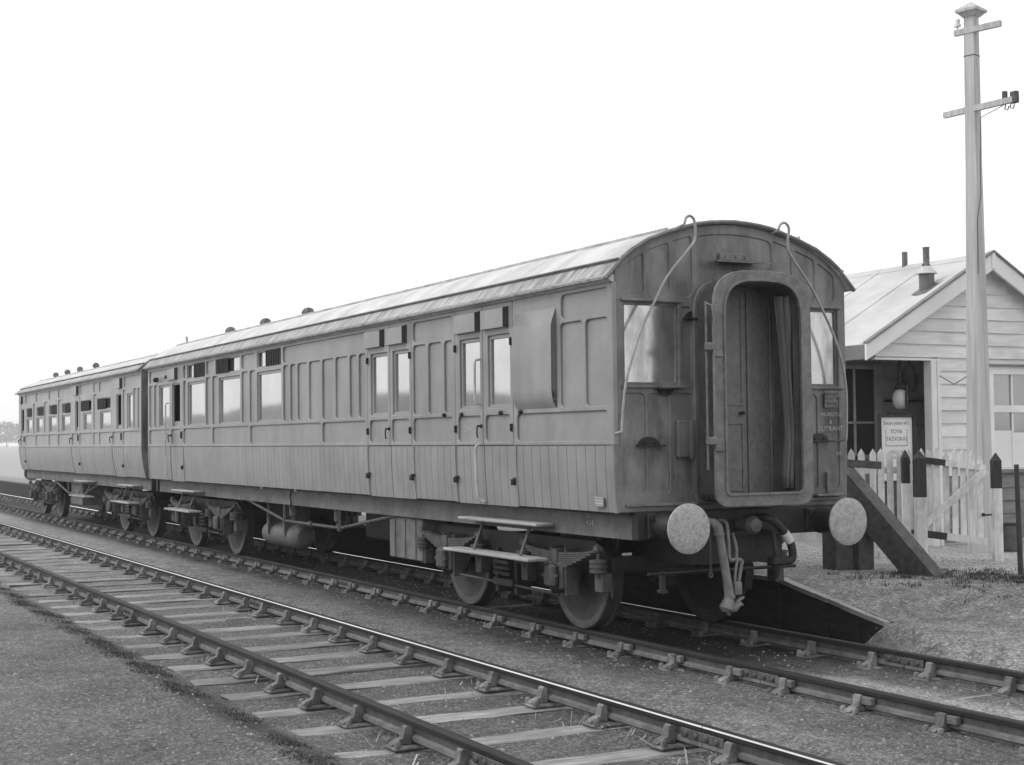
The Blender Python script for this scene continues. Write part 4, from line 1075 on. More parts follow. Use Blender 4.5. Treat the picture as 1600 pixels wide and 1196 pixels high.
for (a, b, c, d_) in ((-20.70, -19.68, -20.98, -20.12), (-22.40, -21.57, -22.70, -21.78), (-24.90, -23.90, -24.53, -23.84), (-26.56, -25.55, -26.20, -25.50), (-28.28, -27.40, -27.95, -27.25), (-29.78, -28.93, -29.65, -28.95)):
    winsF.append((a, b, ZM0, 2.525)); lo, hi = min(a, c), max(b, d_); ventsF.append((lo, hi, 2.565, 2.80, c+.01, d_-.01))
opensF = [(-19.16, -18.72, ZM0, 2.84), (-23.31, -22.97, ZM0, 2.82), (-30.62, -30.14, ZM0, 2.80)]
hoodsF = [(-19.0, -18.62), (-23.3, -22.92), (-30.7, -30.35)]
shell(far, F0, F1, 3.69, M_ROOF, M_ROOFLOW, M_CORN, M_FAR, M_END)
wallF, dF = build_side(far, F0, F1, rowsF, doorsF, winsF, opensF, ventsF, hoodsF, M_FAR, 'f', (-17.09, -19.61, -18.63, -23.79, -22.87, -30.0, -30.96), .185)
for x, k in ((-18.68, 0), (-22.93, 1), (-30.06, 2)):
    for z in (1.95, 2.02): hinge(x, z, dF[k])
    low_hinge(x, dF[k], 1.40)
for x, k in ((-19.54, 0), (-23.70, 1), (-30.72, 2)): door_handle(x, 1.975, dF[k])
for xe, s in ((F0, 1), (F1, -1)):
    out = [(-YW, Z0+.6), (-YW, 3.21)] + [(y, roof_z(y, 3.69)-.035) for y in RY if abs(y) < 1.29] + [(YW, 3.21), (YW, Z0+.6)]
    low = [(YW-tumble(ZL-(ZL-Z0)*k/6), ZL-(ZL-Z0)*k/6) for k in range(1, 7)]
    slab_yz([out+low+[(-y, z) for y, z in reversed(low)]], .015, xe-s*.015, M_END, 'end_wall', far)
underframe(far, F0, F1, None, False)
bogie(far, -19.37, 2.36); bogie(far, -28.85, 2.30)
steps(far, -19.2, -17.75); steps(far, -23.5, -21.9)
mb = MB(); mb.tube([(-27.0, -1.06, .95), (-25.3, -1.06, .68), (-23.6, -1.06, .68), (-21.9, -1.06, .95)], .024, 8)
for x in (-25.3, -23.6): mb.tube([(x, -1.06, .68), (x, -1.06, .95)], .026, 8)
mb.build('truss_rod', M_IRON, far)
mb = MB(); mb.box(-25.3, -24.0, -1.0, -.4, .42, .93, .012); mb.build('battery_box', M_STEEL, far)
for y in (-.868, .868): buffer(far, F1-.085, y, 1.058, -1)
for x in (-25.0, -26.9, -28.5, -30.1): torpedo(far, x, -.48, roof_z(.48, 3.69), .9)
# corridor bellows joining the two coaches
mb = MB()
xs = [X1+(F0-X1)*k/12 for k in range(13)]
for k, x in enumerate(xs):
    dlt = .04 if k % 2 else 0; ring = gang_outline(.50-dlt, 1.24, 2.85, 3.25-dlt, .08); n = len(ring); mb.add([(x, a, b) for a, b in ring], [])
for k in range(12):
    for a in range(n): mb.f.append([k*n+a, k*n+(a+1) % n, (k+1)*n+(a+1) % n, (k+1)*n+a]); mb.m.append(0)
mb.build('corridor_bellows', M_BELL, far, 25)
mb = MB(); mb.tube([(X1-.02, -1.0, 2.2), (X1-.2, -1.02, 1.9), (X1-.28, -1.02, 1.65), (F0+.03, -1.0, 1.6)], .02, 8); mb.build('jumper_cable', M_PIPE, far)

# ------------------------------------------------------------------ station hut
G = .33
XG = -4.2
hut = thing('station_hut', 'pale weatherboarded station hut with a gable roof and recessed porch', 'hut', (-7.2, 7.35, G))
RYd, RZ_, EY, EZ = 7.33, 4.34, 5.06, 3.04       # ridge and eave of the roof surface
sl_ = (RZ_-EZ)/(RYd-EY)
def rz(y): return RZ_-abs(y-RYd)*sl_
XB = -14.0; XP_ = -5.3
mb = MB(); th = .06
mb.prism([(EY, EZ), (RYd, RZ_), (2*RYd-EY, EZ), (2*RYd-EY, EZ-th), (RYd, RZ_-th), (EY, EZ-th)], 'x', XB-.2, XG+.24)
hr = mb.build('roof', M_HROOF, hut, 20)
for k in range(9):      # felt strip laps
    x = XG+.1-k*1.05
    for s in (-1, 1):
        mb = MB(); mb.bar((x, RYd+s*.03, rz(RYd+.03)+.006), (x, RYd+s*(RYd-EY-.02), rz(EY+.02)+.006), .05, .012); mb.build('felt_lap', M_HROOF, hr)
mb = MB(); mb.prism([(RYd-.11, rz(RYd-.11)+.004), (RYd, RZ_+.025), (RYd+.11, rz(RYd+.11)+.004), (RYd, RZ_+.003)], 'x', XB-.2, XG+.25); mb.build('ridge_cap', M_HROOF, hr)
# bargeboards with a small peak block
for s in (-1, 1):
    mb = MB(); e = RYd+s*(RYd-EY+.03)
    mb.prism([(RYd, RZ_+.01), (e, rz(EY-.03)+.01), (e, rz(EY-.03)-.20), (RYd, RZ_-.225)][::s], 'x', XG+.205, XG+.245); mb.build('bargeboard', M_BARGE, hut)
    mb = MB(); mb.prism([(RYd, RZ_+.045), (e, rz(EY-.03)+.045), (e, rz(EY-.03)+.012), (RYd, RZ_+.012)][::s], 'x', XG+.18, XG+.27); mb.build('barge_fillet', M_DKBOARD, hut)
mb = MB(); mb.box(XG+.19, XG+.262, RYd-.035, RYd+.035, RZ_-.22, RZ_+.05, .006); mb.build('peak_block', M_BARGE, hut)
for y0 in (EY, 2*RYd-EY):
    s = 1 if y0 < RYd else -1
    mb = MB(); mb.box(XB-.2, XG+.2, min(y0-.01*s, y0+.03*s), max(y0-.01*s, y0+.03*s), EZ-.20, EZ-.01); mb.build('fascia', M_DKBOARD, hut)
# gable wall: each weatherboard a piece. openings: porch, window
WY0, WY1 = 5.36, 9.30
PJ = 6.40               # porch jamb
WN = (7.42, 9.0, 1.30, 2.74)
def pieces(z0, z1):
    a = max(WY0, RYd-(RZ_-.10-z1)/sl_) if z1 > EZ-.15 else WY0
    b = 2*RYd-a if z1 > EZ-.15 else WY1
    segs = [(a, min(b, WY1))]
    def cut(segs, lo, hi):
        o = []
        for p, q in segs:
            if hi <= p or lo >= q: o.append((p, q)); continue
            if p < lo: o.append((p, lo))
            if q > hi: o.append((hi, q))
        return o
    zm = (z0+z1)/2
    if zm < 2.86: segs = cut(segs, WY0-1, PJ+.09)
    if WN[2] < zm < WN[3]: segs = cut(segs, WN[0], WN[1])
    return [s for s in segs if s[1]-s[0] > .03]
z = G+.04; k = 0
while z < RZ_-.25:
    z1 = z+.180
    for (a, b) in pieces(z, z1):
        mb = MB(); j = random.uniform(0, .004); 
        # lapped board: thick lower edge, thin top tucked under the next
        mb.prism([(XG+.004, z1+.016), (XG+.012, z1+.016), (XG+.038+j, z), (XG+.006, z)], 'y', a, b)
        mb.build('weatherboard', M_DKBOARD if z1 < 1.28 else M_BOARD, hut, 0)
    z = z1
mb = MB(); mb.box(XG-.06, XG+.003, PJ, WY1, G-.3, 2.87)
for y in (WY0+.05,): mb.box(XG-.06, XG+.003, WY0, PJ, 2.86, 2.97)
mb.prism([(WY0, 2.96), (WY1, 2.96), (WY1, rz(WY1)-.07), (RYd, RZ_-.07), (WY0, rz(WY0)-.07)], 'x', XG-.06, XG+.002)
gb = mb.build('gable_wall', M_BOARD, hut)
mb = MB(); mb.box(XG-.10, XG+.05, PJ-.07, PJ+.03, G-.3, 2.86, .006); mb.box(XG-.02, XG+.055, PJ+.035, PJ+.10, G-.3, 2.86, .006); mb.build('porch_post', M_BARGE, hut)
mb = MB(); mb.box(XG-.02, XG+.045, WY0-.02, PJ+.10, 2.845, 2.875, .004); mb.build('porch_beam', M_BARGE, hut)
mb = MB(); mb.box(XG-.02, XG+.055, WY1-.02, WY1+.06, G-.3, rz(WY1)-.1, .006); mb.build('corner_board', M_BARGE, hut)
# long walls, back
mb = MB(); mb.box(XB, XG-.06, WY1-.06, WY1, G-.3, 3.0); mb.box(XB, XB+.06, WY0, WY1, G-.3, 3.0); mb.box(XB, -5.36, WY0, WY0+.06, G-.3, 3.0); mb.box(XP_-.1, XG-.06, 7.50, 7.56, G-.3, 2.9); mb.box(XG-1.25, XG-.05, WY0, WY1, 2.90, 2.94); mb.build('plain_wall', M_PORCH, hut)
# window in the gable
wn = bpy.data.objects.new('window', None); COL.objects.link(wn); wn.parent = hut; wn.matrix_parent_inverse = Matrix.Translation(-hut.location)
slab_yz([rrect(WN[0]-.05, WN[1]+.05, WN[2], WN[3]+.05, 0), rrect(WN[0]+.05, WN[1]-.05, WN[2]+.06, WN[3]-.07, 0)], .035, XG+.03, M_BARGE, 'window_frame', wn, .004)
mb = MB(); mb.box(XG-.02, XG+.10, WN[0]-.09, WN[1]+.09, 1.29, 1.345, .008); mb.build('sill', M_DKBOARD, wn)
mb = MB(); mb.box(XG+.03, XG+.12, WN[0]-.09, WN[1]+.09, WN[3]+.045, WN[3]+.075, .006); mb.build('drip_board', M_DKBOARD, wn)
mb = MB(); mb.box(XG+.02, XG+.058, WN[0]+.05, WN[1]-.05, 2.135, 2.235, .006); mb.build('meeting_rail', M_BARGE, wn)
cols = [WN[0]+.05+(WN[1]-WN[0]-.1)*k/4 for k in range(5)]
for k in range(4):
    for (a, b) in ((1.36, 2.14), (2.23, 2.67)):
        mb = MB(); mb.box(XG+.015, XG+.022, cols[k]+.006, cols[k+1]-.006, a, b); mb.build('pane', M_HGLASS, wn, 0)
    mb = MB(); mb.box(XG+.024, XG+.030, cols[k]+.012, cols[k+1]-.012, 1.365, 1.885-.03*(k % 2)); mb.build('blind', M_BLIND, wn, 0)
    if k: mb = MB(); mb.box(XG+.02, XG+.046, cols[k]-.016, cols[k]+.016, 1.36, 2.68, .004); mb.build('glazing_bar', M_BARGE, wn)
# porch: back wall with panelled door and side window
XP = -5.3
mb = MB(); mb.box(XP-.06, XP, WY0, 7.55, G-.3, 2.95); mb.build('porch_wall', M_PORCH, hut)
mb = MB(); mb.box(XP, XP+.05, 6.32, 6.46, G, 2.85, .008); mb.build('pilaster', M_PORCH, hut)
mb = MB(); mb.box(XP, XP+.012, 5.42, 6.31, 1.55, 2.80); pw = mb.build('porch_window', M_DGLASS, hut, 0)
for (a, b, c, d_) in ((5.40, 6.32, 2.78, 2.84), (5.40, 6.32, 1.50, 1.56), (5.93, 5.965, 1.5, 2.8), (5.40, 6.32, 2.005, 2.035), (5.40, 5.44, 1.5, 2.84)):
    mb = MB(); mb.box(XP+.01, XP+.035, a, b, c, d_, .004); mb.build('glazing_bar', M_PORCH, pw)
for (a, b) in ((6.50, 6.80), (6.93, 7.32)):
    for (c, d_) in ((.75, 1.9), (2.05, 2.30), (2.36, 2.58)):
        slab_yz([rrect(a-.05, b+.05, c-.05, d_+.05, 0), rrect(a, b, c, d_, 0)], .012, XP+.012, M_PORCH, 'door_panelling', hut, .003)
XN = XG-.10
tag(slab_yz([rrect(5.50, 6.15, 1.18, 2.13, 0), rrect(5.545, 6.105, 1.225, 2.08, 0)], .025, XN, M_FBLACK, 'notice_board', None, .004), 'black framed notice board with a white poster in the porch', 'notice board')
nb = bpy.data.objects['notice_board']
mb = MB(); mb.box(XN-.02, XN-.004, 5.52, 6.13, 1.20, 2.11); mb.build('poster', M_POST, nb, 0)
mb = MB(); mb.box(XN-.03, XN+.035, 5.66, 6.0, 2.13, 2.165, .006); mb.build('board_hood', M_FBLACK, nb)
for y in (5.56, 6.09): mb = MB(); mb.box(XN-.06, XN-.022, y-.03, y+.03, G-.1, 2.0, .004); mb.build('leg', M_FBLACK, nb)
for tx, z, sz in (('Saxon yono wO', 2.00, .070), ('TOYI6', 1.885, .075), ('TAZVOIUG', 1.785, .075), ('ASTUTSA8', 1.60, .065), ('OASTIT', 1.53, .05)):
    text('poster_lettering', tx, sz, on_end(XN-.0025, 5.825, z), M_INK, nb, False)
mb = MB()
for (a, b, c, d_) in ((5.64, 6.01, 1.688, 1.697), (5.635, 5.642, 1.69, 1.92), (6.01, 6.017, 1.69, 1.92)): mb.box(XN-.0035, XN-.002, a, b, c, d_)
mb.build('poster_rule', M_INK, nb, 0)
lp = thing('porch_lamp', 'oval white lamp globe hanging above the notice board', 'lamp', (XG-.25, 6.04, 2.18))
lx, ly = XG-.25, 6.04
mb = MB(); mb.lathe([(.02, -.14), (.06, -.128), (.095, -.075), (.108, 0), (.095, .075), (.06, .12), (.035, .13)], (lx, ly, 2.33), 'z', 20); mb.build('globe', M_LAMPG, lp, 60)
mb = MB(); mb.lathe([(.06, .14), (.08, .17), (.04, .22), (.015, .24), (.015, .58)], (lx, ly, 2.33), 'z', 14); mb.box(lx+.11, lx+.135, ly-.012, ly+.012, 2.2, 2.52); mb.build('lamp_holder', M_BLACK, lp)
fb = MB(); fb.lathe([(.085, -.12), (.12, .10), (.125, .11), (.11, .115)], (XG-.35, 6.30, 2.55), 'z', 16); fb.tube([(XG-.35, 6.18, 2.66), (XG-.35, 6.22, 2.78), (XG-.35, 6.30, 2.83), (XG-.35, 6.38, 2.78), (XG-.35, 6.42, 2.66)], .008, 6); fb.tube([(XG-.35, 6.30, 2.83), (XG-.35, 6.30, 2.92)], .008, 6)
tag(fb.build('fire_bucket', M_BLACK), 'dark bucket hung from the porch ceiling beside the lamp', 'bucket')
# stove pipe with cowl, small ridge pipe
sp = thing('stove_flue', 'dark stove flue with a pale conical hood on the hut roof', 'flue', (-4.40, 6.52, rz(6.52)))
cx, cy = -4.40, 6.52; zb = rz(cy)
mb = MB(); mb.lathe([(.105, -.12), (.105, .20)], (cx, cy, zb), 'z', 20); mb.build('flue_casing', M_ZINC, sp)
mb = MB(); mb.lathe([(.14, .185), (.15, .19), (.055, .30), (.05, .30)], (cx, cy, zb), 'z', 20); mb.build('flue_hood', M_ZINCL, sp, 25)
mb = MB(); mb.lathe([(.062, .29), (.045, .33), (.045, .54), (.05, .545), (.05, .56)], (cx, cy, zb), 'z', 16); mb.tube([(cx, cy-.05, zb+.315), (cx, cy-.075, zb+.315)], .012, 6); mb.build('flue_pipe', M_ZINC, sp)
mb = MB(); v = []
for k in range(10):
    a = 2*PI*k/10; rr = .19+.03*math.sin(k*2.3); xx, yy = cx+.02+rr*.8*math.cos(a), cy-.05+rr*math.sin(a); v.append((xx, yy, rz(yy)+.006))
mb.add(v, [tuple(range(10))]); mb.build('flashing', M_ZINC, sp, 0)
mb = MB(); mb.lathe([(.042, -.15), (.042, .22), (.036, .225)], (-5.7, RYd, RZ_), 'z', 14)
tag(mb.build('vent_pipe', M_ZINC), 'short dark pipe standing on the ridge of the hut roof', 'vent pipe')

# ------------------------------------------------------------------ telegraph pole
pole = thing('telegraph_pole', 'tall square weathered timber pole with two crossarms in front of the hut', 'telegraph pole', (-3.12, 6.13, G))
PA = math.radians(17.3)
def pp(x, y, z): c, s = math.cos(PA), math.sin(PA); return (-3.12+.045*(z-G)/7+c*x-s*y, 6.13-.0*z+s*x+c*y, z)
mb = MB(); vs = []
lv = [(G-.3, .128), (1.66, .120), (3.3, .102), (5.2, .082), (7.26, .072)]
for z, h in lv:
    c = h*.14
    for (a, b) in ((-h+c, -h), (h-c, -h), (h, -h+c), (h, h-c), (h-c, h), (-h+c, h), (-h, h-c), (-h, -h+c)): vs.append(pp(a, b, z))
f = [(k*8+a, k*8+(a+1) % 8, (k+1)*8+(a+1) % 8, (k+1)*8+a) for k in range(len(lv)-1) for a in range(8)]
mb.add(vs, f); mb.build('shaft', M_POLE, pole, 20)
mb = MB()
for (z0, z1, h0, h1) in ((7.26, 7.32, .082, .135), (7.32, 7.355, .150, .150), (7.355, 7.46, .150, .01)):
    q = [pp(a*h, b*h, z) for z, h in ((z0, h0), (z1, h1)) for (a, b) in ((-1, -1), (1, -1), (1, 1), (-1, 1))]
    mb.add(q, [(3, 2, 1, 0), (4, 5, 6, 7), (0, 1, 5, 4), (1, 2, 6, 5), (2, 3, 7, 6), (3, 0, 4, 7)])
mb.build('pole_cap', M_POLE, pole, 0)
for (A, B) in (((-3.26, 6.02, 7.08), (-2.64, 6.20, 7.08)), ((-3.50, 6.04, 6.05), (-2.40, 6.16, 6.05))):
    A = Vector(A); B = Vector(B); sh = Vector((-.05, -.10, 0)) if A.z > 7 else Vector((-.0, -.09, 0)); sh = Vector((.07, -.08, 0))
    mb = MB(); mb.bar(A, B, .055, .075); mb.build('crossarm', M_POLE, pole)
def insulator(x, y, z, nm='insulator'):
    mb = MB(); mb.lathe([(.012, -.10), (.012, 0), (.045, .0), (.045, .03), (.032, .04), (.036, .08), (.028, .10), (.01, .11)], (x, y, z), 'z', 12); mb.build(nm, M_INSUL, pole)
insulator(-3.22, 6.03, 7.16)
mb = MB(); mb.box(-2.46, -2.36, 6.13, 6.20, 6.0, 6.15, .008); mb.box(-2.58, -2.53, 6.12, 6.18, 6.08, 6.18, .006)
for x in (-2.53, -2.44): mb.tube([(x, 6.14, 6.02), (x-.02, 6.14, 5.95), (x+.03, 6.14, 5.93), (x+.05, 6.14, 5.98)], .008, 6)
mb.build('terminal_bracket', M_IRON, pole)
mb = MB(); mb.tube([(-2.55, 6.12, 6.0), (-2.87, 6.05, 5.9), (-2.88, 6.03, 5.3), (-2.90, 6.05, 4.9), (-2.96, 6.04, 4.6), (-2.98, 6.05, 3.9)], .006, 5); mb.build('down_wire', M_IRON, pole)
mb = MB(); mb.tube([pp(a*1.03, b*1.03, 6.75) for (a, b) in ((-.073, -.073), (.073, -.073), (.073, .073), (-.073, .073), (-.073, -.073))], .006, 5); mb.build('pole_band', M_IRON, pole)
mb = MB(); mb.tube([(-3.1, 6.02, 2.62), (-3.6, 6.2, 2.50), (-4.15, 6.48, 2.64)], .006, 5); mb.build('wire_loop', M_IRON, pole)

# ------------------------------------------------------------------ picket fence, gate, stop block and bits beside the hut
def picket_mesh(wd, h, th=.02):
    mb = MB(); mb.prism([(-wd/2, 0), (wd/2, 0), (wd/2, h-.06), (0, h), (-wd/2, h-.06)], 'x', -th/2, th/2); return mb
def picket(x, y, zb, zt, parent, ang, m=M_FWHITE, wd=.075, split=None, name='picket'):
    mb = picket_mesh(wd, zt-zb); o = mb.build(name, m, None, 0)
    o.location = (x, y, zb); o.rotation_euler = (random.uniform(-.015, .015), random.uniform(-.01, .01), ang)
    if parent: adopt(o, parent)
    return o
A = Vector((-2.84, 3.62, 0)); B = Vector((-2.36, 4.34, 0))      # fence line from the stop block to the gate post
fence = thing('picket_fence', 'whitewashed picket fence between the timber stop block and the gate', 'fence', ((A.x+B.x)/2, (A.y+B.y)/2, G))
dv = (B-A).normalized(); ang = math.atan2(dv.y, dv.x)+PI/2
ang = math.atan2(dv.y, dv.x)-PI/2
n = 8
for k in range(n):
    t = (k+.3)/n; P = A+(B-A)*t
    picket(P.x, P.y, G+.06, 1.69-.03*t+random.uniform(-.012, .012), fence, ang)
for z in (.42, 1.42):
    mb = MB(); off = Vector((dv.y, -dv.x, 0))*-.035
    a = A+off; b = B+off; mb.bar((a.x, a.y, z), (b.x, b.y, z), .05, .08); mb.build('fence_rail', M_FWHITE, fence)
mb = MB(); mb.bar((A.x+.07, A.y-.05, .32), (B.x+.02, B.y-.08, .32), .05, .06); mb.build('bottom_rail', M_FWHITE, fence)
# double posts at the gate hinge: white below, tarred above
def post(x, y, s, zb, zt, zsplit, label, ang):
    t = thing('gate_post', label, 'gate post', (x, y, zb))
    for (a, b, m, nm) in ((zb-.2, zsplit, M_FWHITE, 'post_foot'), (zsplit, zt, M_FBLACK, 'post_top')):
        mb = MB(); h = s/2; q = []
        R = Matrix.Rotation(ang, 3, 'Z')
        prof = [(a, h), (b, h)] + ([(b+.09, .006)] if nm == 'post_top' else [])
        for z, r in prof:
            for (i, j) in ((-1, -1), (1, -1), (1, 1), (-1, 1)): v = R @ Vector((i*r, j*r, 0)); q.append((x+v.x, y+v.y, z))
        f = [(3, 2, 1, 0)]+[(k*4+c, k*4+(c+1) % 4, (k+1)*4+(c+1) % 4, (k+1)*4+c) for k in range(len(prof)-1) for c in range(4)]+[tuple((len(prof)-1)*4+c for c in range(4))]
        mb.add(q, f); mb.build(nm, m, t, 0)
    return t
ga = math.radians(62.3)        # gate runs across the view
post(-2.27, 4.10, .085, G, 1.57, 1.27, 'slim gate post with a black pointed top, left of the hinge post', ga)
post(-2.10, 4.16, .125, G, 1.56, 1.11, 'thicker black-topped hinge post with the lower tar line', ga)
post(-1.97, 5.24, .105, G, 1.52, 1.19, 'black-topped latch post at the right end of the gate', ga)
mb = MB(); R = Matrix.Rotation(ga, 3, 'Z')
gate = thing('gate', 'small white wooden gate with a diagonal brace, sagging on its hinges', 'gate', (-2.20, 4.70, G+.2))
GL = Vector((-2.39, 4.40, 0)); GR = Vector((-2.03, 5.12, 0)); gd_ = (GR-GL).normalized(); gn = Vector((gd_.y, -gd_.x, 0))
def gp(u, zl, off=0.):    # u along the gate 0..1; zl the level at the left; the right end hangs lower
    P = GL+(GR-GL)*u+gn*off; return Vector((P.x, P.y, zl-.11*u))
n = 8
for k in range(n):
    u = (k+.35)/n; b = gp(u, .645); 
    picket(b.x, b.y, b.z, b.z+1.035+(.05 if k in (2, 4, 5, 6) else .0), gate, math.atan2(gd_.y, gd_.x)-PI/2, wd=.068)
for (zl, hh) in ((.67, .085), (1.545, .075)):
    mb = MB(); mb.bar(gp(0, zl, .035), gp(.40, zl, .035), .03, hh); mb.build('rail_end', M_FBLACK, gate)
    mb = MB(); mb.bar(gp(.40, zl, .035), gp(1, zl, .035), .03, hh); mb.build('gate_rail', M_FWHITE, gate)
mb = MB(); mb.bar(gp(.02, .74, .062), gp(.99, 1.52, .062), .022, .085, (0, 0, 1)); mb.build('brace', M_FWHITE, gate)
mb = MB(); mb.tube([gp(.96, .98, .06), gp(1.06, 1.0, .07)], .012, 6); mb.lathe([(.02, -.02), (.02, .02)], gp(.94, .985, .06), 'z', 8); mb.build('latch', M_BLACK, gate)
mb = MB(); mb.bar(gp(.0, 1.49, .05), gp(-.16, 1.50, .05), .02, .05); mb.bar(gp(.0, .67, .05), gp(-.16, .68, .05), .02, .05); mb.build('hinge', M_FBLACK, gate)
# inner pickets continuing behind the gate
back = thing('picket_fence', 'white picket fence standing behind the gate, below the hut window', 'fence', (-2.75, 5.2, G))
BL = Vector((-3.10, 4.60, 0)); BR = Vector((-2.35, 5.75, 0))
# timber stop block: two posts, cross beam and long raking strut
stop = thing('stop_block', 'dark creosoted timber stop block with a long raking strut beside the buffer', 'stop block', (-2.1, 3.0, G))
for (x, y, s) in ((-2.10, 2.92, .25), (-2.02, 3.18, .22)):
    mb = MB(); mb.box(x-s/2, x+s/2, y-s/2, y+s/2, G-.3, .93, .012); mb.build('post', M_BRACE, stop)
mb = MB(); mb.bar((-2.30, 3.10, 1.53), (-2.20, 3.62, 1.49), .16, .085); mb.build('cross_beam', M_BRACE, stop)
mb = MB(); mb.bar((-2.40, 3.14, 1.46), (-.90, 3.36, .07), .20, .30, (0, 0, 1)); mb.build('raking_strut', M_BRACE, stop)
mb = MB(); mb.tube([(-.58, 4.14, G-.1), (-.74, 4.28, 1.50)], [.030, .026], 8)
tag(mb.build('iron_stake', M_BLACK), 'thin dark leaning stake at the right edge of the picture', 'stake')
bk = thing('bucket', 'upturned dark bucket on the ground by the hut wall', 'bucket', (-3.05, 6.55, G))
mb = MB(); mb.lathe([(.155, 0), (.16, .01), (.11, .32), (.105, .33)], (-3.05, 6.55, G), 'z', 20); mb.build('pail', M_IRON, bk)
mb = MB(); mb.lathe([(.12, .33), (.125, .335), (.125, .35), (.10, .355)], (-3.05, 6.55, G), 'z', 20); mb.build('rim', M_BLACK, bk)
# trackside strip: wooden pegs of the fence in the yard are not visible

# ------------------------------------------------------------------ loose ground cover
rs = random.Random(5)
def stones(name, n, region, smin, smax, m, label, cat):
    mb = MB(); vs = []; fs = []
    for i in range(n):
        x, y = region(rs)
        s = smin+(smax-smin)*rs.random()**3; z = gz(x, y)
        o = len(vs); a = rs.random()*6.28; c, sn = math.cos(a), math.sin(a); hx, hy, hz = s*rs.uniform(.6, 1.2), s*rs.uniform(.5, 1), s*rs.uniform(.4, .8)
        for (p, q, r) in ((1, 0, 0), (0, 1, 0), (-1, .1, 0), (0, -1, 0), (.2, .1, 1)):
            px, py = p*hx, q*hy; vs.append((x+c*px-sn*py, y+sn*px+c*py, z-.002+r*hz))
        fs += [(o, o+1, o+4), (o+1, o+2, o+4), (o+2, o+3, o+4), (o+3, o, o+4)]
    me = bpy.data.meshes.new(name); me.from_pydata(vs, [], fs); me.materials.append(m)
    return tag(link(name, me), label, cat, None, 'stuff')
def reg_fore(r):
    x = 6-20*r.random()**1.4; return x, -4.7-3.2*r.random()
def reg_mid(r):
    x = 6-22*r.random()**1.4; return x, -4.6+7.0*r.random()
def reg_right(r):
    return -4+9*r.random(), 1.7+3.6*r.random()
stones('gravel', 16000, reg_fore, .005, .022, M_STONE, 'fine cinder grit scattered over the foreground yard', 'gravel')
stones('ballast', 24000, reg_mid, .005, .024, M_STONE, 'ash ballast lying along and between the tracks', 'ballast')
stones('gravel', 11000, reg_right, .006, .026, M_STONE, 'loose grit on the bank beside the platform ramp', 'gravel')
def blades(name, spots, m, hmin, hmax, lean, label, cat):
    vs = []; fs = []
    for (x, y) in spots:
        z = gz(x, y)-.005; h = rs.uniform(hmin, hmax); a = rs.random()*6.28; l = rs.uniform(.1, lean); wv = rs.uniform(.0025, .006)
        dx, dy = math.cos(a)*h*l, math.sin(a)*h*l; px, py = -math.sin(a)*wv, math.cos(a)*wv
        o = len(vs)
        vs += [(x-px, y-py, z), (x+px, y+py, z), (x+dx*.45+px*.8, y+dy*.45+py*.8, z+h*.6), (x+dx*.45-px*.8, y+dy*.45-py*.8, z+h*.6), (x+dx, y+dy, z+h*(1-.3*l))]
        fs += [(o, o+1, o+2, o+3), (o+3, o+2, o+4)]
    me = bpy.data.meshes.new(name); me.from_pydata(vs, [], fs); me.materials.append(m)
    return tag(link(name, me), label, cat, None, 'stuff')
sp = []
for i in range(1100):                # dark weed line along the sleeper ends
    cx = 4.5-26*rs.random()**1.3; cy = -4.79+.05*math.sin(cx*1.7)+rs.gauss(0, .07)
    if NZ.noise(Vector((cx*1.6, 0, 0))) < -.08: continue
    for k in range(rs.randrange(10, 26)): sp.append((cx+rs.gauss(0, .05), cy+rs.gauss(0, .04)))
blades('weeds', sp, M_WEED, .008, .036, 1.8, 'low dark weeds creeping along the sleeper ends', 'weeds')
sp = []
for i in range(420):
    cx = rs.uniform(-1.5, 1.6); cy = 3.5+(cx+.9)*.5+rs.gauss(0, .5)
    for k in range(rs.randrange(8, 24)): sp.append((cx+rs.gauss(0, .05), cy+rs.gauss(0, .05)))
blades('weeds', sp, M_WEED, .012, .06, 1.6, 'tufts of dark weeds round the foot of the raking strut', 'weeds')
sp = []
for i in range(150):
    cx = rs.uniform(-9, 4.4); cy = T2+rs.choice((-1, 1))*.75+rs.gauss(0, .16)
    if cx < 0 and rs.random() < .6: continue
    for k in range(rs.randrange(2, 7)): sp.append((cx+rs.gauss(0, .06), cy+rs.gauss(0, .05)))
blades('dry_grass', sp, M_STRAW, .03, .14, 2.2, 'straw coloured dead grass stems lying between the near rails', 'grass')

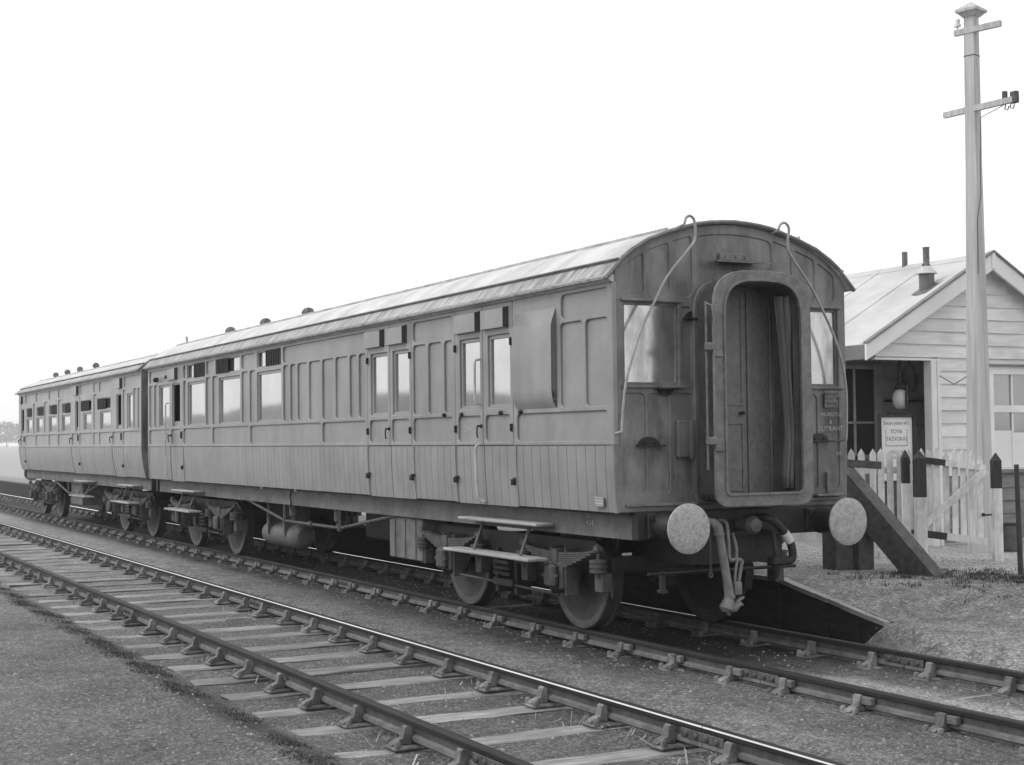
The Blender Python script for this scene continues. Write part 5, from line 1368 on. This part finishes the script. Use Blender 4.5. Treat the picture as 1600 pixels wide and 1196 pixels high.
# ------------------------------------------------------------------ distance: trees left of the far coach, wooded hill mirrored in the windows
def tree(x, y, h, rad, label, seed):
    r = random.Random(seed); t = thing('tree', label, 'tree', (x, y, gz(x, y)), 'far trees beyond the coaches')
    zb = gz(x, y)
    mb = MB(); mb.tube([(x, y, zb-.2), (x+.1, y, zb+h*.3), (x, y+.1, zb+h*.7)], [.3, .22, .08], 8)
    for k in range(6):
        a = k*1.05; mb.tube([(x, y, zb+h*(.3+.06*k)), (x+math.cos(a)*rad*.6, y+math.sin(a)*rad*.6, zb+h*(.5+.06*k))], [.1, .03], 5)
    mb.build('trunk', M_TRUNK, t)
    vs = []; fs = []
    for i in range(3200):
        c = Vector((r.gauss(0, 1), r.gauss(0, 1), r.gauss(0, 1))).normalized()*rad*(.55+.5*r.random())*(1+.35*NZ.noise(Vector((c_ for c_ in (r.random()*4, r.random()*4, seed)))))
        p = Vector((x+c.x, y+c.y, zb+h*.60+c.z*h*.42/rad)); s = r.uniform(.4, 1.1)
        u = Vector((r.gauss(0, 1), r.gauss(0, 1), r.gauss(0, 1))).normalized(); v = u.cross(Vector((.3, .8, .5))).normalized()
        o = len(vs); vs += [p-u*s, p+v*s*.6, p+u*s, p-v*s*.6]; fs.append((o, o+1, o+2, o+3))
    me = bpy.data.meshes.new('crown'); me.from_pydata([tuple(v) for v in vs], [], fs); me.materials.append(M_TREE); link('crown', me, t)
for k, (x, y, h, rad, lb) in enumerate(((-900, 95, 25, 17, 'hazy rounded tree at the left edge, closest to the far coach'), (-840, 50, 22, 16, 'hazy tree cut by the left edge of the picture'), (-960, 140, 16, 17, 'low hazy tree seen just clear of the far coach end'))): tree(x, y, h, rad, lb, k+1)
mb = MB(); vs = []; n = 60
for k in range(n+1):
    x = -1700+2300*k/n; hh = 15+9*NZ.fractal(Vector((x*.008, 0, 5)), 1, 2, 4)+9*math.exp(-((x+620)/160)**2)
    vs += [(x, -170, -1), (x, -215, max(3, hh)*.8), (x, -260, max(3, hh)), (x, -420, -1)]
mb.add(vs, [(k*4+a, (k+1)*4+a, (k+1)*4+a+1, k*4+a+1) for k in range(n) for a in range(3)])
tag(mb.build('hills', M_HILL, None, 60), kind='structure')

# ------------------------------------------------------------------ thin mist
mb = MB(); mb.box(-1250, 60, -120, 260, -2, 30); hz = mb.build('haze', M_INT, None, 0); hz.data.materials.clear()
hm = bpy.data.materials.new('haze'); hm.use_nodes = True; nn = hm.node_tree.nodes
for q in list(nn):
    if q.type == 'BSDF_PRINCIPLED': nn.remove(q)
pv = nn.new('ShaderNodeVolumePrincipled'); pv.inputs['Color'].default_value = (.95, .95, .95, 1); pv.inputs['Density'].default_value = .0007; pv.inputs['Anisotropy'].default_value = .2
hm.node_tree.links.new(pv.outputs[0], nn['Material Output'].inputs['Volume'])
hz.data.materials.append(hm); tag(hz, kind='stuff'); hz.display_type = 'WIRE'
bpy.data.objects.remove(back)
